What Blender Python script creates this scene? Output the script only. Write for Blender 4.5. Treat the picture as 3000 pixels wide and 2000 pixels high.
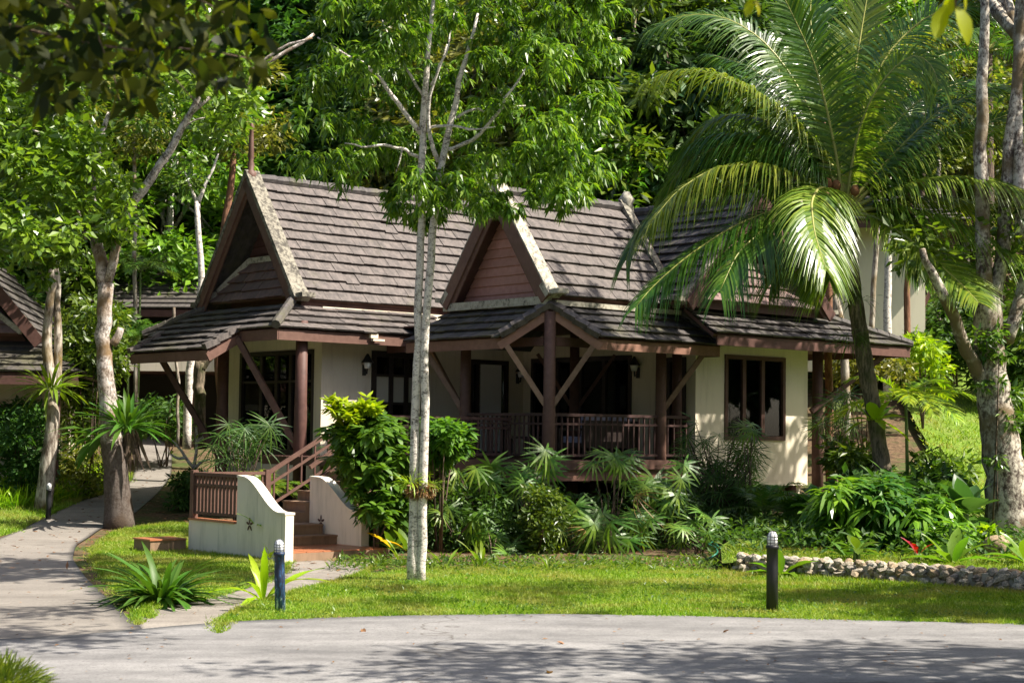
import bpy, math, random
import numpy as np
from mathutils import Vector, Matrix

for _o in list(bpy.data.objects): bpy.data.objects.remove(_o)
scene = bpy.context.scene
COL = scene.collection
rad = math.radians

# ------------------------------------------------------------------ camera
F_PX = 4800.0; PITCH = rad(3.14); ROLL = rad(.71); CAM_Z = 1.9
_cp, _sp = math.cos(PITCH), math.sin(PITCH)
CR = np.array([1, 0, 0.]); CF = np.array([0, _cp, _sp]); CU = np.array([0, -_sp, _cp])
_c, _s = math.cos(ROLL), math.sin(ROLL)
CR, CU = _c*CR + _s*CU, -_s*CR + _c*CU
CO = np.array([0, 0, CAM_Z])
cam_d = bpy.data.cameras.new('camera'); cam = bpy.data.objects.new('camera', cam_d); COL.objects.link(cam)
cam_d.sensor_width = 36.0; cam_d.lens = 36.0*F_PX/3000.0
cam_d.clip_start = .1; cam_d.clip_end = 1500
cam.matrix_world = Matrix(((CR[0], CU[0], -CF[0], 0), (CR[1], CU[1], -CF[1], 0), (CR[2], CU[2], -CF[2], CAM_Z), (0, 0, 0, 1)))
cam_d.dof.use_dof = True; cam_d.dof.focus_distance = 27.0; cam_d.dof.aperture_fstop = 5.6
scene.camera = cam

# ------------------------------------------------------------------ light
SUN_EL = rad(50); SUN_DIR = np.array([.965*math.cos(SUN_EL), -.24*math.cos(SUN_EL), math.sin(SUN_EL)]); SUN_DIR /= np.linalg.norm(SUN_DIR)
world = bpy.data.worlds.new('World'); scene.world = world; world.use_nodes = True
nt = world.node_tree; bg = nt.nodes['Background']
sky = nt.nodes.new('ShaderNodeTexSky'); sky.sky_type = 'NISHITA'; sky.sun_disc = False
sky.sun_elevation = SUN_EL; sky.sun_rotation = math.atan2(SUN_DIR[0], SUN_DIR[1])
sky.air_density = .6; sky.dust_density = 2.5; sky.ozone_density = .4
nt.links.new(sky.outputs[0], bg.inputs[0]); bg.inputs[1].default_value = .115
sun_d = bpy.data.lights.new('sun', 'SUN'); sun_d.energy = 5.0; sun_d.angle = rad(.5); sun_d.color = (1, .93, .82)
sun = bpy.data.objects.new('sun', sun_d); COL.objects.link(sun); sun.location = (20, 10, 30)
sun.rotation_euler = Vector(SUN_DIR).to_track_quat('Z', 'Y').to_euler()
scene.view_settings.view_transform = 'Standard'; scene.view_settings.look = 'None'
scene.view_settings.gamma = 1; scene.view_settings.use_curve_mapping = False
scene.view_settings.exposure = 1.22
scene.render.engine = 'CYCLES'
scene.cycles.use_denoising = True
scene.cycles.max_bounces = 8; scene.cycles.transparent_max_bounces = 12
scene.cycles.transmission_bounces = 5; scene.cycles.diffuse_bounces = 4; scene.cycles.glossy_bounces = 3
scene.cycles.sample_clamp_indirect = 6
try: scene.cycles.use_fast_gi = False
except Exception: pass

# ------------------------------------------------------------------ pixel helpers (3000 x 2000 photograph -> world)
def ray(u, v):
    d = CF + CR*(u-1500)/F_PX - CU*(v-1000)/F_PX
    return d/d[1]
def P(u, v, y): return CO + ray(u, v)*y
def _sm(t): t = min(1, max(0, t)); return t*t*(3-2*t)
def _smn(t): t = np.clip(t, 0, 1); return t*t*(3-2*t)
def ground(x, y):
    x = np.asarray(x, float); y = np.asarray(y, float)
    z = -.1 + .012*np.clip(x, -8, 9)
    sp = np.log1p(np.exp(np.clip((y-31)*.8, -30, 30)))/.8
    z = z + sp*(.10 + .055*_smn((x-4)/6.))
    z = z + np.log1p(np.exp(np.clip((y-50)*.3, -30, 30)))/.3*.62
    z = z + .05*np.sin(x*.23+1.3)*np.sin(y*.19)*_smn((y-32)/8)
    return z
def bed_lift(x, y):       # raised planting bed behind the rubble wall
    # wall line from (3.0,23.3) to (6.9,20.4)
    s = (x-3.0)*.597 + (y-23.3)*.802      # signed distance behind the wall line
    return .18*_smn((s+.02)/.2)*_smn((x-2.9)/.5 + .35)
def gz(x, y, bed=False):
    z = float(ground(x, y))
    if bed: z += float(bed_lift(np.float64(x), np.float64(y)))
    return z
def G(u, v, bed=False):    # ground point seen at photo pixel
    d = ray(u, v); a, b = 6.0, 6.0
    while b < 90:
        p = CO + d*b
        if p[2] < gz(p[0], p[1], bed): break
        a = b; b += .5
    for _ in range(40):
        m = (a+b)/2; p = CO + d*m
        if p[2] < gz(p[0], p[1], bed): b = m
        else: a = m
    p = CO + d*b
    return p

# ------------------------------------------------------------------ object helpers
def link(o): COL.objects.link(o); return o
def thing(name, label, cat, loc=(0, 0, 0), rotz=0, group=None, rot=None):
    o = bpy.data.objects.new(name, None); link(o)
    o.location = loc; o.rotation_euler = rot if rot else (0, 0, rotz)
    o['label'] = label; o['category'] = cat
    if group: o['group'] = group
    o.empty_display_size = .2
    return o
def tag(o, label=None, cat=None, group=None, kind=None):
    if label: o['label'] = label
    if cat: o['category'] = cat
    if group: o['group'] = group
    if kind: o['kind'] = kind
    return o
def part(name, me, parent=None, mat=None, loc=None, rot=None, scale=None, mw=None):
    if mat is not None and len(me.materials) == 0: me.materials.append(mat)
    o = bpy.data.objects.new(name, me); link(o)
    if parent: o.parent = parent
    if mw is not None: o.matrix_local = mw
    else:
        if loc is not None: o.location = loc
        if rot is not None: o.rotation_euler = rot
        if scale is not None: o.scale = scale if hasattr(scale, '__len__') else (scale,)*3
    return o
def copy_tree(o, parent=None):
    c = o.copy(); link(c); c.parent = parent
    for ch in list(o.children): copy_tree(ch, c)
    return c
def np_mesh(name, V, Fq=None, mat=None, smooth=False, Ft=None):
    me = bpy.data.meshes.new(name)
    V = np.asarray(V, np.float32).reshape(-1, 3)
    loops = []; starts = []; totals = []; n = 0
    if Fq is not None and len(Fq):
        Fq = np.asarray(Fq, np.int32); loops.append(Fq.ravel()); starts.append(n + np.arange(len(Fq))*4); totals.append(np.full(len(Fq), 4)); n += Fq.size
    if Ft is not None and len(Ft):
        Ft = np.asarray(Ft, np.int32); loops.append(Ft.ravel()); starts.append(n + np.arange(len(Ft))*3); totals.append(np.full(len(Ft), 3)); n += Ft.size
    L = np.concatenate(loops); S = np.concatenate(starts); T = np.concatenate(totals)
    me.vertices.add(len(V)); me.vertices.foreach_set('co', V.ravel())
    me.loops.add(len(L)); me.loops.foreach_set('vertex_index', L.astype(np.int32))
    me.polygons.add(len(S)); me.polygons.foreach_set('loop_start', S.astype(np.int32)); me.polygons.foreach_set('loop_total', T.astype(np.int32))
    me.polygons.foreach_set('use_smooth', np.full(len(S), smooth))
    me.update(calc_edges=True)
    if mat: me.materials.append(mat)
    return me
class MB:
    def __init__(s): s.v = []; s.f = []
    def add(s, vs, fs):
        n = len(s.v); s.v += [tuple(map(float, v)) for v in vs]; s.f += [tuple(i+n for i in f) for f in fs]; return s
    def hexa(s, c):       # 8 corners: bottom 4 ccw, top 4 ccw
        return s.add(c, [(3, 2, 1, 0), (4, 5, 6, 7), (0, 1, 5, 4), (1, 2, 6, 5), (2, 3, 7, 6), (3, 0, 4, 7)])
    def box(s, x0, y0, z0, x1, y1, z1):
        return s.hexa([(x0, y0, z0), (x1, y0, z0), (x1, y1, z0), (x0, y1, z0), (x0, y0, z1), (x1, y0, z1), (x1, y1, z1), (x0, y1, z1)])
    def beam(s, p, q, w, h, up=(0, 0, 1)):
        p = Vector(p); q = Vector(q); d = (q-p).normalized(); u = Vector(up)
        sd = d.cross(u)
        if sd.length < 1e-4: sd = d.cross(Vector((1, 0, 0)))
        sd.normalize(); u = sd.cross(d).normalized()
        sd = sd*(w/2); u = u*(h/2)
        return s.hexa([p-sd-u, p+sd-u, q+sd-u, q-sd-u, p-sd+u, p+sd+u, q+sd+u, q-sd+u])
    def tube(s, pts, radii, seg=8, caps=True):
        pts = [Vector(p) for p in pts]; n = len(pts)
        if not hasattr(radii, '__len__'): radii = [radii]*n
        base = len(s.v); prev = None
        for i, p in enumerate(pts):
            d = (pts[min(i+1, n-1)]-pts[max(i-1, 0)]).normalized()
            if prev is None:
                a = d.cross(Vector((0, 0, 1)));
                if a.length < .1: a = d.cross(Vector((0, 1, 0)))
                a.normalize()
            else:
                a = prev-d*prev.dot(d); a.normalize()
            prev = a; b = d.cross(a)
            for k in range(seg):
                t = 2*math.pi*k/seg
                s.v.append(tuple(p+(a*math.cos(t)+b*math.sin(t))*radii[i]))
        for i in range(n-1):
            for k in range(seg):
                k2 = (k+1) % seg
                s.f.append((base+i*seg+k, base+i*seg+k2, base+(i+1)*seg+k2, base+(i+1)*seg+k))
        if caps:
            s.f.append(tuple(base+k for k in range(seg))[::-1]); s.f.append(tuple(base+(n-1)*seg+k for k in range(seg)))
        return s
    def lathe(s, prof, seg=12, cx=0, cy=0):
        base = len(s.v)
        for r, z in prof:
            for k in range(seg):
                t = 2*math.pi*k/seg; s.v.append((cx+r*math.cos(t), cy+r*math.sin(t), z))
        for i in range(len(prof)-1):
            for k in range(seg):
                k2 = (k+1) % seg; s.f.append((base+i*seg+k, base+i*seg+k2, base+(i+1)*seg+k2, base+(i+1)*seg+k))
        s.f.append(tuple(base+k for k in range(seg))[::-1]); s.f.append(tuple(base+(len(prof)-1)*seg+k for k in range(seg)))
        return s
    def prism(s, poly, ext):   # planar 3D polygon extruded by vector
        n = len(poly); e = Vector(ext); a = [Vector(p) for p in poly]; b = [p+e for p in a]
        fs = [tuple(range(n))[::-1], tuple(range(n, 2*n))]+[(i, (i+1) % n, n+(i+1) % n, n+i) for i in range(n)]
        return s.add(a+b, fs)
    def mesh(s, name, mat=None, smooth=False):
        me = bpy.data.meshes.new(name); me.from_pydata(s.v, [], s.f); me.update()
        if smooth: me.polygons.foreach_set('use_smooth', np.full(len(me.polygons), True))
        if mat: me.materials.append(mat)
        return me
    def build(s, name, mat, parent=None, smooth=False, **k):
        me = s.mesh(name, mat, smooth)
        import bmesh
        bm = bmesh.new(); bm.from_mesh(me); bmesh.ops.recalc_face_normals(bm, faces=bm.faces); bm.to_mesh(me); bm.free()
        return part(name, me, parent, None, **k)

# ------------------------------------------------------------------ materials
class NT:
    def __init__(s, name):
        s.m = bpy.data.materials.new(name); s.m.use_nodes = True; s.t = s.m.node_tree; s.t.nodes.clear()
        s.out = s.n('ShaderNodeOutputMaterial')
    def n(s, typ, **k):
        o = s.t.nodes.new(typ)
        for a, b in k.items(): setattr(o, a, b)
        return o
    def l(s, a, b): s.t.links.new(a, b)
    def noise(s, vec, scale, detail=4, rough=.6):
        o = s.n('ShaderNodeTexNoise'); o.inputs['Scale'].default_value = scale; o.inputs['Detail'].default_value = detail; o.inputs['Roughness'].default_value = rough
        if vec is not None: s.l(vec, o.inputs['Vector'])
        return o.outputs['Fac']
    def ramp(s, fac, stops):
        o = s.n('ShaderNodeValToRGB'); e = o.color_ramp.elements
        while len(e) < len(stops): e.new(.5)
        for i, (p, c) in enumerate(stops):
            e[i].position = p; e[i].color = tuple(c)+(1,) if hasattr(c, '__len__') else (c, c, c, 1)
        s.l(fac, o.inputs[0]); return o.outputs[0]
    def mix(s, fac, a, b, mode='MIX'):
        o = s.n('ShaderNodeMix', data_type='RGBA', blend_type=mode)
        for i, x in ((0, fac), (6, a), (7, b)):
            if hasattr(x, 'links') or hasattr(x, 'is_linked'): s.l(x, o.inputs[i])
            elif i == 0: o.inputs[0].default_value = x
            else: o.inputs[i].default_value = tuple(x)+(1,) if len(x) == 3 else x
        return o.outputs[2]
    def math(s, op, a, b=0):
        o = s.n('ShaderNodeMath', operation=op)
        for i, x in enumerate((a, b)):
            if hasattr(x, 'is_linked'): s.l(x, o.inputs[i])
            else: o.inputs[i].default_value = x
        return o.outputs[0]
    def mapping(s, vec, scale=(1, 1, 1)):
        o = s.n('ShaderNodeMapping'); o.inputs['Scale'].default_value = scale; s.l(vec, o.inputs['Vector']); return o.outputs[0]
    def bump(s, h, strength=.3, dist=.02):
        o = s.n('ShaderNodeBump'); o.inputs['Strength'].default_value = strength; o.inputs['Distance'].default_value = dist; s.l(h, o.inputs['Height']); return o.outputs[0]
    def bsdf(s, col, rough=.6, spec=.3, normal=None, **k):
        o = s.n('ShaderNodeBsdfPrincipled')
        if hasattr(col, 'is_linked'): s.l(col, o.inputs['Base Color'])
        else: o.inputs['Base Color'].default_value = tuple(col)+(1,)
        if hasattr(rough, 'is_linked'): s.l(rough, o.inputs['Roughness'])
        else: o.inputs['Roughness'].default_value = rough
        o.inputs['Specular IOR Level'].default_value = spec
        if normal is not None: s.l(normal, o.inputs['Normal'])
        for a, b in k.items(): o.inputs[a].default_value = b
        return o.outputs[0]
    def done(s, sh): s.l(sh, s.out.inputs['Surface']); return s.m
    @property
    def pos(s): return s.n('ShaderNodeNewGeometry').outputs['Position']
    @property
    def obj(s): return s.n('ShaderNodeTexCoord').outputs['Object']
    @property
    def rnd(s): return s.n('ShaderNodeObjectInfo').outputs['Random']
    @property
    def isl(s): return s.n('ShaderNodeNewGeometry').outputs['Random Per Island']

def leaf_mat(name, stops, trans=.35, rough=.42, spec=.45, tint=(1.5, 1.55, .6), objvar=.12):
    t = NT(name)
    c = t.ramp(t.isl, stops)
    n = t.noise(t.pos, .7, 3)
    c = t.mix(t.math('MULTIPLY', n, .5), c, (.75, .78, .6), 'MULTIPLY')
    hs = t.n('ShaderNodeHueSaturation'); t.l(c, hs.inputs['Color']); hs.inputs['Saturation'].default_value = 1.06
    v = t.math('ADD', t.math('MULTIPLY', t.rnd, objvar*2), 1.1-objvar); t.l(v, hs.inputs['Value'])
    h = t.math('ADD', t.math('MULTIPLY', t.rnd, .03), .476); t.l(h, hs.inputs['Hue'])
    c = hs.outputs[0]
    p = t.bsdf(c, rough, spec)
    tr = t.n('ShaderNodeBsdfTranslucent'); t.l(t.mix(1.0, c, tint, 'MULTIPLY'), tr.inputs['Color'])
    m = t.n('ShaderNodeMixShader'); m.inputs[0].default_value = trans; t.l(p, m.inputs[1]); t.l(tr.outputs[0], m.inputs[2])
    return t.done(m.outputs[0])
def bark_mat(name, light, dark, sc=6, bias=.5, moss=None, stretch=.25, foot=None):
    t = NT(name); v = t.mapping(t.obj, (1, 1, stretch))
    n1 = t.noise(v, sc, 6, .7); n2 = t.noise(v, sc*4, 4, .7); n3 = t.noise(t.obj, 1.1, 3)
    f = t.math('ADD', t.math('MULTIPLY', n1, .6), t.math('MULTIPLY', n2, .4))
    c = t.ramp(f, [(bias-.09, dark), (bias, tuple((a+b)/2 for a, b in zip(light, dark))), (bias+.06, light)])
    if moss: c = t.mix(t.ramp(n3, [(.5, 0.), (.62, 1.)]), c, moss)
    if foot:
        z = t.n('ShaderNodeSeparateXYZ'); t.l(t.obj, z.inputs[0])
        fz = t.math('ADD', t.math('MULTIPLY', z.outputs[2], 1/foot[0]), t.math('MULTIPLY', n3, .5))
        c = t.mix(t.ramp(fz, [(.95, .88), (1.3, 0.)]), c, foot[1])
    return t.done(t.bsdf(c, .85, .2, t.bump(f, .6, .025)))
def wood_mat(name, c1, c2, rough=.6, spec=.3, sc=9):
    t = NT(name)
    n = t.noise(t.mapping(t.obj, (1, 1, 1)), sc, 5, .65); n2 = t.noise(t.obj, 1.3, 3)
    c = t.ramp(t.math('ADD', t.math('MULTIPLY', n, .6), t.math('MULTIPLY', n2, .4)), [(.35, c1), (.65, c2)])
    hs = t.n('ShaderNodeHueSaturation'); t.l(c, hs.inputs['Color']); t.l(t.math('ADD', t.math('MULTIPLY', t.rnd, .3), .85), hs.inputs['Value'])
    return t.done(t.bsdf(hs.outputs[0], rough, spec, t.bump(n, .15, .01)))
def plain(name, c, rough=.6, spec=.3, **k):
    t = NT(name); n = t.noise(t.obj, 14, 3)
    return t.done(t.bsdf(t.mix(t.math('MULTIPLY', n, .35), c, tuple(x*.7 for x in c)), rough, spec, **k))

def tile_mat(name, base, dark, moss=(.10, .095, .05), mossy=.5):
    t = NT(name)
    n1 = t.noise(t.pos, 1.1, 5, .65); n2 = t.noise(t.mapping(t.obj, (6, 1.6, 6)), 3.2, 5, .7); n3 = t.noise(t.pos, 7, 4, .7)
    c = t.ramp(t.math('ADD', t.math('MULTIPLY', n2, .55), t.math('MULTIPLY', t.isl, .35)), [(.28, dark), (.5, base), (.75, tuple(x*1.22 for x in base))])
    n4 = t.noise(t.mapping(t.pos, (3.2, 3.2, .55)), 2.4, 5, .7)
    c = t.mix(t.ramp(n4, [(.42, 0.), (.62, .85)]), c, dark)
    c = t.mix(t.math('MULTIPLY', t.rnd, .3), c, tuple(x*.66 for x in base))
    c = t.mix(t.ramp(t.math('ADD', t.math('MULTIPLY', n1, .7), t.math('MULTIPLY', n3, .3)), [(mossy, 0.), (mossy+.16, .75)]), c, moss)
    return t.done(t.bsdf(c, .72, .3, t.bump(n3, .25, .01)))

def plaster_mat(name, c, stain=(.30, .24, .15), amt=.35):
    t = NT(name)
    n1 = t.noise(t.mapping(t.pos, (1.5, 1.5, .35)), 2.2, 5, .65); n2 = t.noise(t.pos, 22, 3)
    n3 = t.noise(t.mapping(t.pos, (7, 7, .5)), 1.6, 4, .6)
    col = t.mix(t.ramp(n1, [(.48, 0.), (.75, amt)]), c, stain)
    col = t.mix(t.ramp(n3, [(.56, 0.), (.72, amt*.8)]), col, stain)
    return t.done(t.bsdf(col, .85, .2, t.bump(n2, .08, .01)))

M = {}
M['tile'] = tile_mat('roof_tile_grey_brown', (.145, .122, .11), (.056, .049, .045), mossy=.56)
M['tile_dark'] = tile_mat('roof_tile_weathered_shaded', (.105, .092, .086), (.04, .036, .034), mossy=.5)  # weathered tile, darkened further in place of shade on the skirt roofs
M['tile_red'] = tile_mat('roof_tile_reddish', (.21, .13, .115), (.12, .085, .08), mossy=.68)
M['redwood'] = wood_mat('red_brown_painted_wood', (.10, .052, .038), (.16, .088, .066))
M['redwood_dark'] = wood_mat('dark_red_brown_wood', (.075, .037, .029), (.12, .06, .048))
M['gableboard'] = wood_mat('gable_board_wood', (.40, .19, .145), (.52, .27, .22))
M['frame'] = wood_mat('black_brown_frame_wood', (.018, .012, .011), (.036, .024, .021), .45, .4)
M['rail'] = wood_mat('dark_rail_wood', (.05, .026, .023), (.085, .046, .04))
M['strut'] = wood_mat('weathered_strut_wood', (.19, .11, .07), (.30, .19, .125))
M['fascia'] = wood_mat('fascia_wood', (.22, .115, .082), (.32, .17, .12))
M['cream'] = plaster_mat('cream_plaster', (.71, .63, .485), amt=.24)
M['stairwall'] = plaster_mat('stair_wall_plaster', (.80, .72, .58), (.36, .33, .22), .45)
def cap_mat(k=1.0, lo=.44):
    t = NT('lichen_cream_concrete'); n1 = t.noise(t.pos, 3.5, 6, .75); n2 = t.noise(t.pos, 14, 4, .7)
    c = t.ramp(t.math('ADD', t.math('MULTIPLY', n1, .6), t.math('MULTIPLY', n2, .4)), [(lo-.07, (.07, .063, .052)), (lo+.04, (.36*k, .33*k, .26*k)), (lo+.26, (.52*k, .49*k, .40*k))])
    return t.done(t.bsdf(c, .85, .2, t.bump(n2, .3, .01)))
M['cap'] = cap_mat()
M['cap_dark'] = cap_mat(.62, .5)
def soil_mat():
    t = NT('forest_floor'); n1 = t.noise(t.pos, .9, 5, .65); n2 = t.noise(t.pos, 9, 5, .7)
    c = t.ramp(n2, [(.3, (.04, .028, .018)), (.55, (.13, .085, .05)), (.75, (.23, .155, .095))])
    c = t.mix(t.ramp(n1, [(.45, 0.), (.6, .8)]), c, (.05, .085, .02))
    return t.done(t.bsdf(c, .95, .1, t.bump(n2, .5, .03)))
M['soil'] = soil_mat()
def lawn_mat():
    t = NT('lawn_ground'); n1 = t.noise(t.pos, 1.2, 4); n2 = t.noise(t.pos, 30, 4, .7)
    c = t.ramp(n2, [(.3, (.07, .12, .012)), (.6, (.16, .25, .03)), (.8, (.26, .31, .07))])
    c = t.mix(t.ramp(n1, [(.5, 0.), (.75, .5)]), c, (.17, .15, .06))
    return t.done(t.bsdf(c, .9, .15, t.bump(n2, .6, .03)))
M['lawn'] = lawn_mat()
def concrete_mat(name, a, b, spot):
    t = NT(name); n1 = t.noise(t.mapping(t.pos, (.35, 1.6, 1)), 1.0, 5, .62); n2 = t.noise(t.pos, 38, 4, .75); n3 = t.noise(t.pos, 3.3, 5, .7)
    c = t.ramp(t.math('ADD', t.math('MULTIPLY', n1, .65), t.math('MULTIPLY', n3, .35)), [(.36, a), (.62, b)])
    c = t.mix(t.ramp(n2, [(.35, .55), (.5, 0.)]), c, spot)
    vo = t.n('ShaderNodeTexVoronoi', feature='DISTANCE_TO_EDGE'); vo.inputs['Scale'].default_value = .13
    wv = t.n('ShaderNodeVectorMath', operation='ADD'); t.l(t.pos, wv.inputs[0])
    nz = t.n('ShaderNodeTexNoise'); nz.inputs['Scale'].default_value = 1.6; t.l(t.pos, nz.inputs['Vector']); t.l(nz.outputs['Color'], wv.inputs[1])
    t.l(wv.outputs[0], vo.inputs['Vector'])
    c = t.mix(t.ramp(vo.outputs['Distance'], [(.0, .7), (.0016, 0.)]), c, (.07, .06, .05))
    return t.done(t.bsdf(c, .88, .2, t.bump(n2, .35, .008)))
M['road'] = concrete_mat('road_concrete', (.14, .136, .134), (.275, .266, .258), (.07, .067, .066))
M['path'] = concrete_mat('path_concrete', (.17, .153, .134), (.245, .222, .194), (.10, .09, .078))
M['walk'] = concrete_mat('walkway_concrete', (.17, .15, .13), (.29, .26, .225), (.08, .07, .06))
M['terracotta'] = plain('terracotta_tile', (.40, .15, .07), .35, .5)
M['stepmat'] = plaster_mat('step_concrete', (.26, .17, .11), (.06, .045, .03), .7)
M['black'] = plain('black_metal', (.02, .02, .022), .45, .4)
M['navy'] = None
def navy():
    t = NT('flaking_navy_paint'); n = t.noise(t.mapping(t.obj, (1, 1, .3)), 34, 4, .7); z = t.n('ShaderNodeSeparateXYZ'); t.l(t.obj, z.inputs[0])
    f = t.math('SUBTRACT', n, t.math('MULTIPLY', z.outputs[2], .28))
    c = t.ramp(f, [(.38, (.02, .028, .06)), (.44, (.02, .07, .17)), (.54, (.04, .1, .2)), (.58, (.5, .6, .66))])
    return t.done(t.bsdf(c, .5, .4))
M['navy'] = navy()
M['lampglass'] = plain('white_lamp_glass', (.86, .86, .84), .3, .5)
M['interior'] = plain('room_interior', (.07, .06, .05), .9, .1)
M['curtain'] = plain('curtain_cloth', (.75, .70, .60), .9, .1)
M['cream_far'] = plaster_mat('far_house_plaster', (.80, .74, .56), amt=.12)
M['white'] = plain('white_paint', (.75, .73, .68), .5, .3)
M['cushion'] = plain('lavender_cushion', (.30, .28, .36), .9, .1)
def glass():
    t = NT('window_glass')
    g = t.n('ShaderNodeBsdfGlossy'); g.inputs['Color'].default_value = (.9, .95, .95, 1); g.inputs['Roughness'].default_value = .02
    tr = t.n('ShaderNodeBsdfTransparent'); tr.inputs['Color'].default_value = (.6, .61, .6, 1)
    fr = t.n('ShaderNodeFresnel'); fr.inputs['IOR'].default_value = 1.5
    m = t.n('ShaderNodeMixShader'); t.l(fr.outputs[0], m.inputs[0]); t.l(tr.outputs[0], m.inputs[1]); t.l(g.outputs[0], m.inputs[2])
    return t.done(m.outputs[0])
M['glass'] = glass()
M['pane_reflect'] = plain('painted_pane_reflection', (.50, .47, .38), .25, .5)  # opaque pale pane: the cream reflection in the glass painted as colour
M['bark_pale'] = bark_mat('pale_bark', (.70, .64, .57), (.10, .08, .065), 9, .455, stretch=1.7)
M['bark_grey'] = bark_mat('grey_lichen_bark', (.46, .41, .34), (.10, .075, .055), 4, .5, (.16, .11, .04))
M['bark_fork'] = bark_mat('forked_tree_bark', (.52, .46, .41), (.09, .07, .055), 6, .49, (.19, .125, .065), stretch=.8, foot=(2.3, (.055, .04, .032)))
M['bark_mottled'] = bark_mat('mottled_lichen_bark', (.50, .45, .37), (.07, .05, .04), 5, .50, (.15, .11, .06), stretch=.7)
M['bark_dark'] = bark_mat('dark_bark', (.17, .12, .085), (.045, .032, .025), 5, .5)
M['bark_red'] = bark_mat('red_bark', (.24, .12, .07), (.10, .05, .03), 5, .5)
M['bark_palm'] = bark_mat('palm_bark', (.27, .20, .15), (.09, .065, .05), 9, .5, stretch=2.5)
M['bark_mossy'] = bark_mat('mossy_bark', (.22, .17, .12), (.055, .05, .03), 6, .5, (.05, .07, .015))
M['stem'] = plain('green_stem', (.13, .19, .05), .6, .3)
M['stone'] = None
def stone_mat():
    t = NT('rubble_stone'); n = t.noise(t.obj, 9, 5, .7)
    b = t.ramp(t.rnd, [(0, (.34, .30, .24)), (.3, (.55, .48, .36)), (.55, (.42, .29, .16)), (.75, (.62, .57, .46)), (1, (.22, .20, .18))])
    c = t.mix(t.ramp(n, [(.4, .7), (.62, 0.)]), b, (.09, .075, .055))
    return t.done(t.bsdf(c, .9, .15, t.bump(n, .6, .02)))
M['stone'] = stone_mat()
M['mortar'] = plain('mortar', (.40, .36, .28), .95, .1)
# foliage: base colours mostly as in nature, variation from leaf to leaf
def LM(n, *cols, **k): M[n] = leaf_mat(n, [(i/(len(cols)-1), c) for i, c in enumerate(cols)], **k)
LM('leaf_front', (.035, .08, .014), (.07, .15, .018), (.13, .22, .028), (.20, .29, .045), trans=.42, spec=.55, rough=.36)
LM('leaf_bright', (.055, .14, .022), (.11, .23, .03), (.19, .33, .045), trans=.38, spec=.6, rough=.33)
LM('leaf_mid', (.03, .075, .014), (.07, .135, .02), (.13, .20, .03), trans=.4, rough=.36, spec=.5)
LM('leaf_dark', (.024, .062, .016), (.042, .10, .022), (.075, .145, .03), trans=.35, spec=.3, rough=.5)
LM('leaf_bluish', (.026, .075, .030), (.045, .115, .042), (.08, .155, .05), trans=.32)
LM('leaf_olive', (.06, .085, .018), (.12, .14, .025), (.22, .225, .05), trans=.42, rough=.36)
LM('leaf_yellow', (.12, .24, .02), (.23, .36, .03), (.36, .46, .04), trans=.35, spec=.5)
LM('leaf_shade', (.006, .012, .003), (.016, .025, .004), (.035, .042, .005), (.085, .09, .008), trans=.55, tint=(1.35, 1.6, .4), spec=.2, rough=.5)  # shade on the near branch is put into this dark colour
LM('leaf_near', (.2, .26, .01), (.34, .36, .015), trans=.5)
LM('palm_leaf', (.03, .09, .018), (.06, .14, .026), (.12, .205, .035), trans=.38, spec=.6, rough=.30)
LM('palm_leaf_lit', (.07, .14, .022), (.14, .215, .032), (.25, .31, .055), trans=.38, spec=.6, rough=.32)  # brighter copy of palm_leaf with sunlight put into the colour
LM('fan_leaf', (.05, .13, .02), (.09, .19, .03), (.16, .26, .04), trans=.38, spec=.5)
LM('dead_leaf', (.20, .12, .05), (.30, .19, .09), trans=.2, tint=(1.2, 1, .6))
LM('strap_leaf', (.025, .08, .018), (.05, .13, .022), (.10, .19, .03), trans=.3, spec=.35, rough=.48)
LM('grass_blade', (.07, .155, .012), (.13, .24, .02), (.20, .31, .035), (.33, .38, .10), trans=.38, spec=.3, rough=.5)
LM('leaf_bush', (.035, .105, .018), (.07, .175, .026), (.115, .24, .035), trans=.36, spec=.5)
LM('fern_leaf', (.06, .13, .018), (.12, .20, .025), (.20, .27, .04), trans=.35, spec=.5)
LM('red_leaf', (.25, .012, .02), (.35, .03, .03), trans=.3, tint=(1.5, .6, .6))
LM('orange_leaf', (.45, .25, .02), (.5, .34, .03), trans=.3, tint=(1.4, 1.2, .5))
def _dry_grass():
    m = M['grass_blade']; t = m.node_tree; hs = [n for n in t.nodes if n.type == 'HUE_SAT'][0]; src = hs.inputs['Color'].links[0].from_socket
    g = t.nodes.new('ShaderNodeNewGeometry'); n1 = t.nodes.new('ShaderNodeTexNoise'); n1.inputs['Scale'].default_value = .9; n1.inputs['Detail'].default_value = 5; t.links.new(g.outputs['Position'], n1.inputs['Vector'])
    r = t.nodes.new('ShaderNodeValToRGB'); r.color_ramp.elements[0].position = .45; r.color_ramp.elements[1].position = .64; t.links.new(n1.outputs['Fac'], r.inputs[0])
    mx = t.nodes.new('ShaderNodeMix'); mx.data_type = 'RGBA'; mx.inputs[7].default_value = (.27, .26, .075, 1)
    ma = t.nodes.new('ShaderNodeMath'); ma.operation = 'MULTIPLY'; ma.inputs[1].default_value = .85; t.links.new(r.outputs[0], ma.inputs[0])
    t.links.new(ma.outputs[0], mx.inputs[0]); t.links.new(src, mx.inputs[6]); t.links.new(mx.outputs[2], hs.inputs['Color'])
_dry_grass()
M['rachis'] = plain('yellow_rachis', (.30, .30, .07), .45, .4)
M['husk'] = plain('coconut_husk', (.22, .10, .04), .8, .2)

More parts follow.
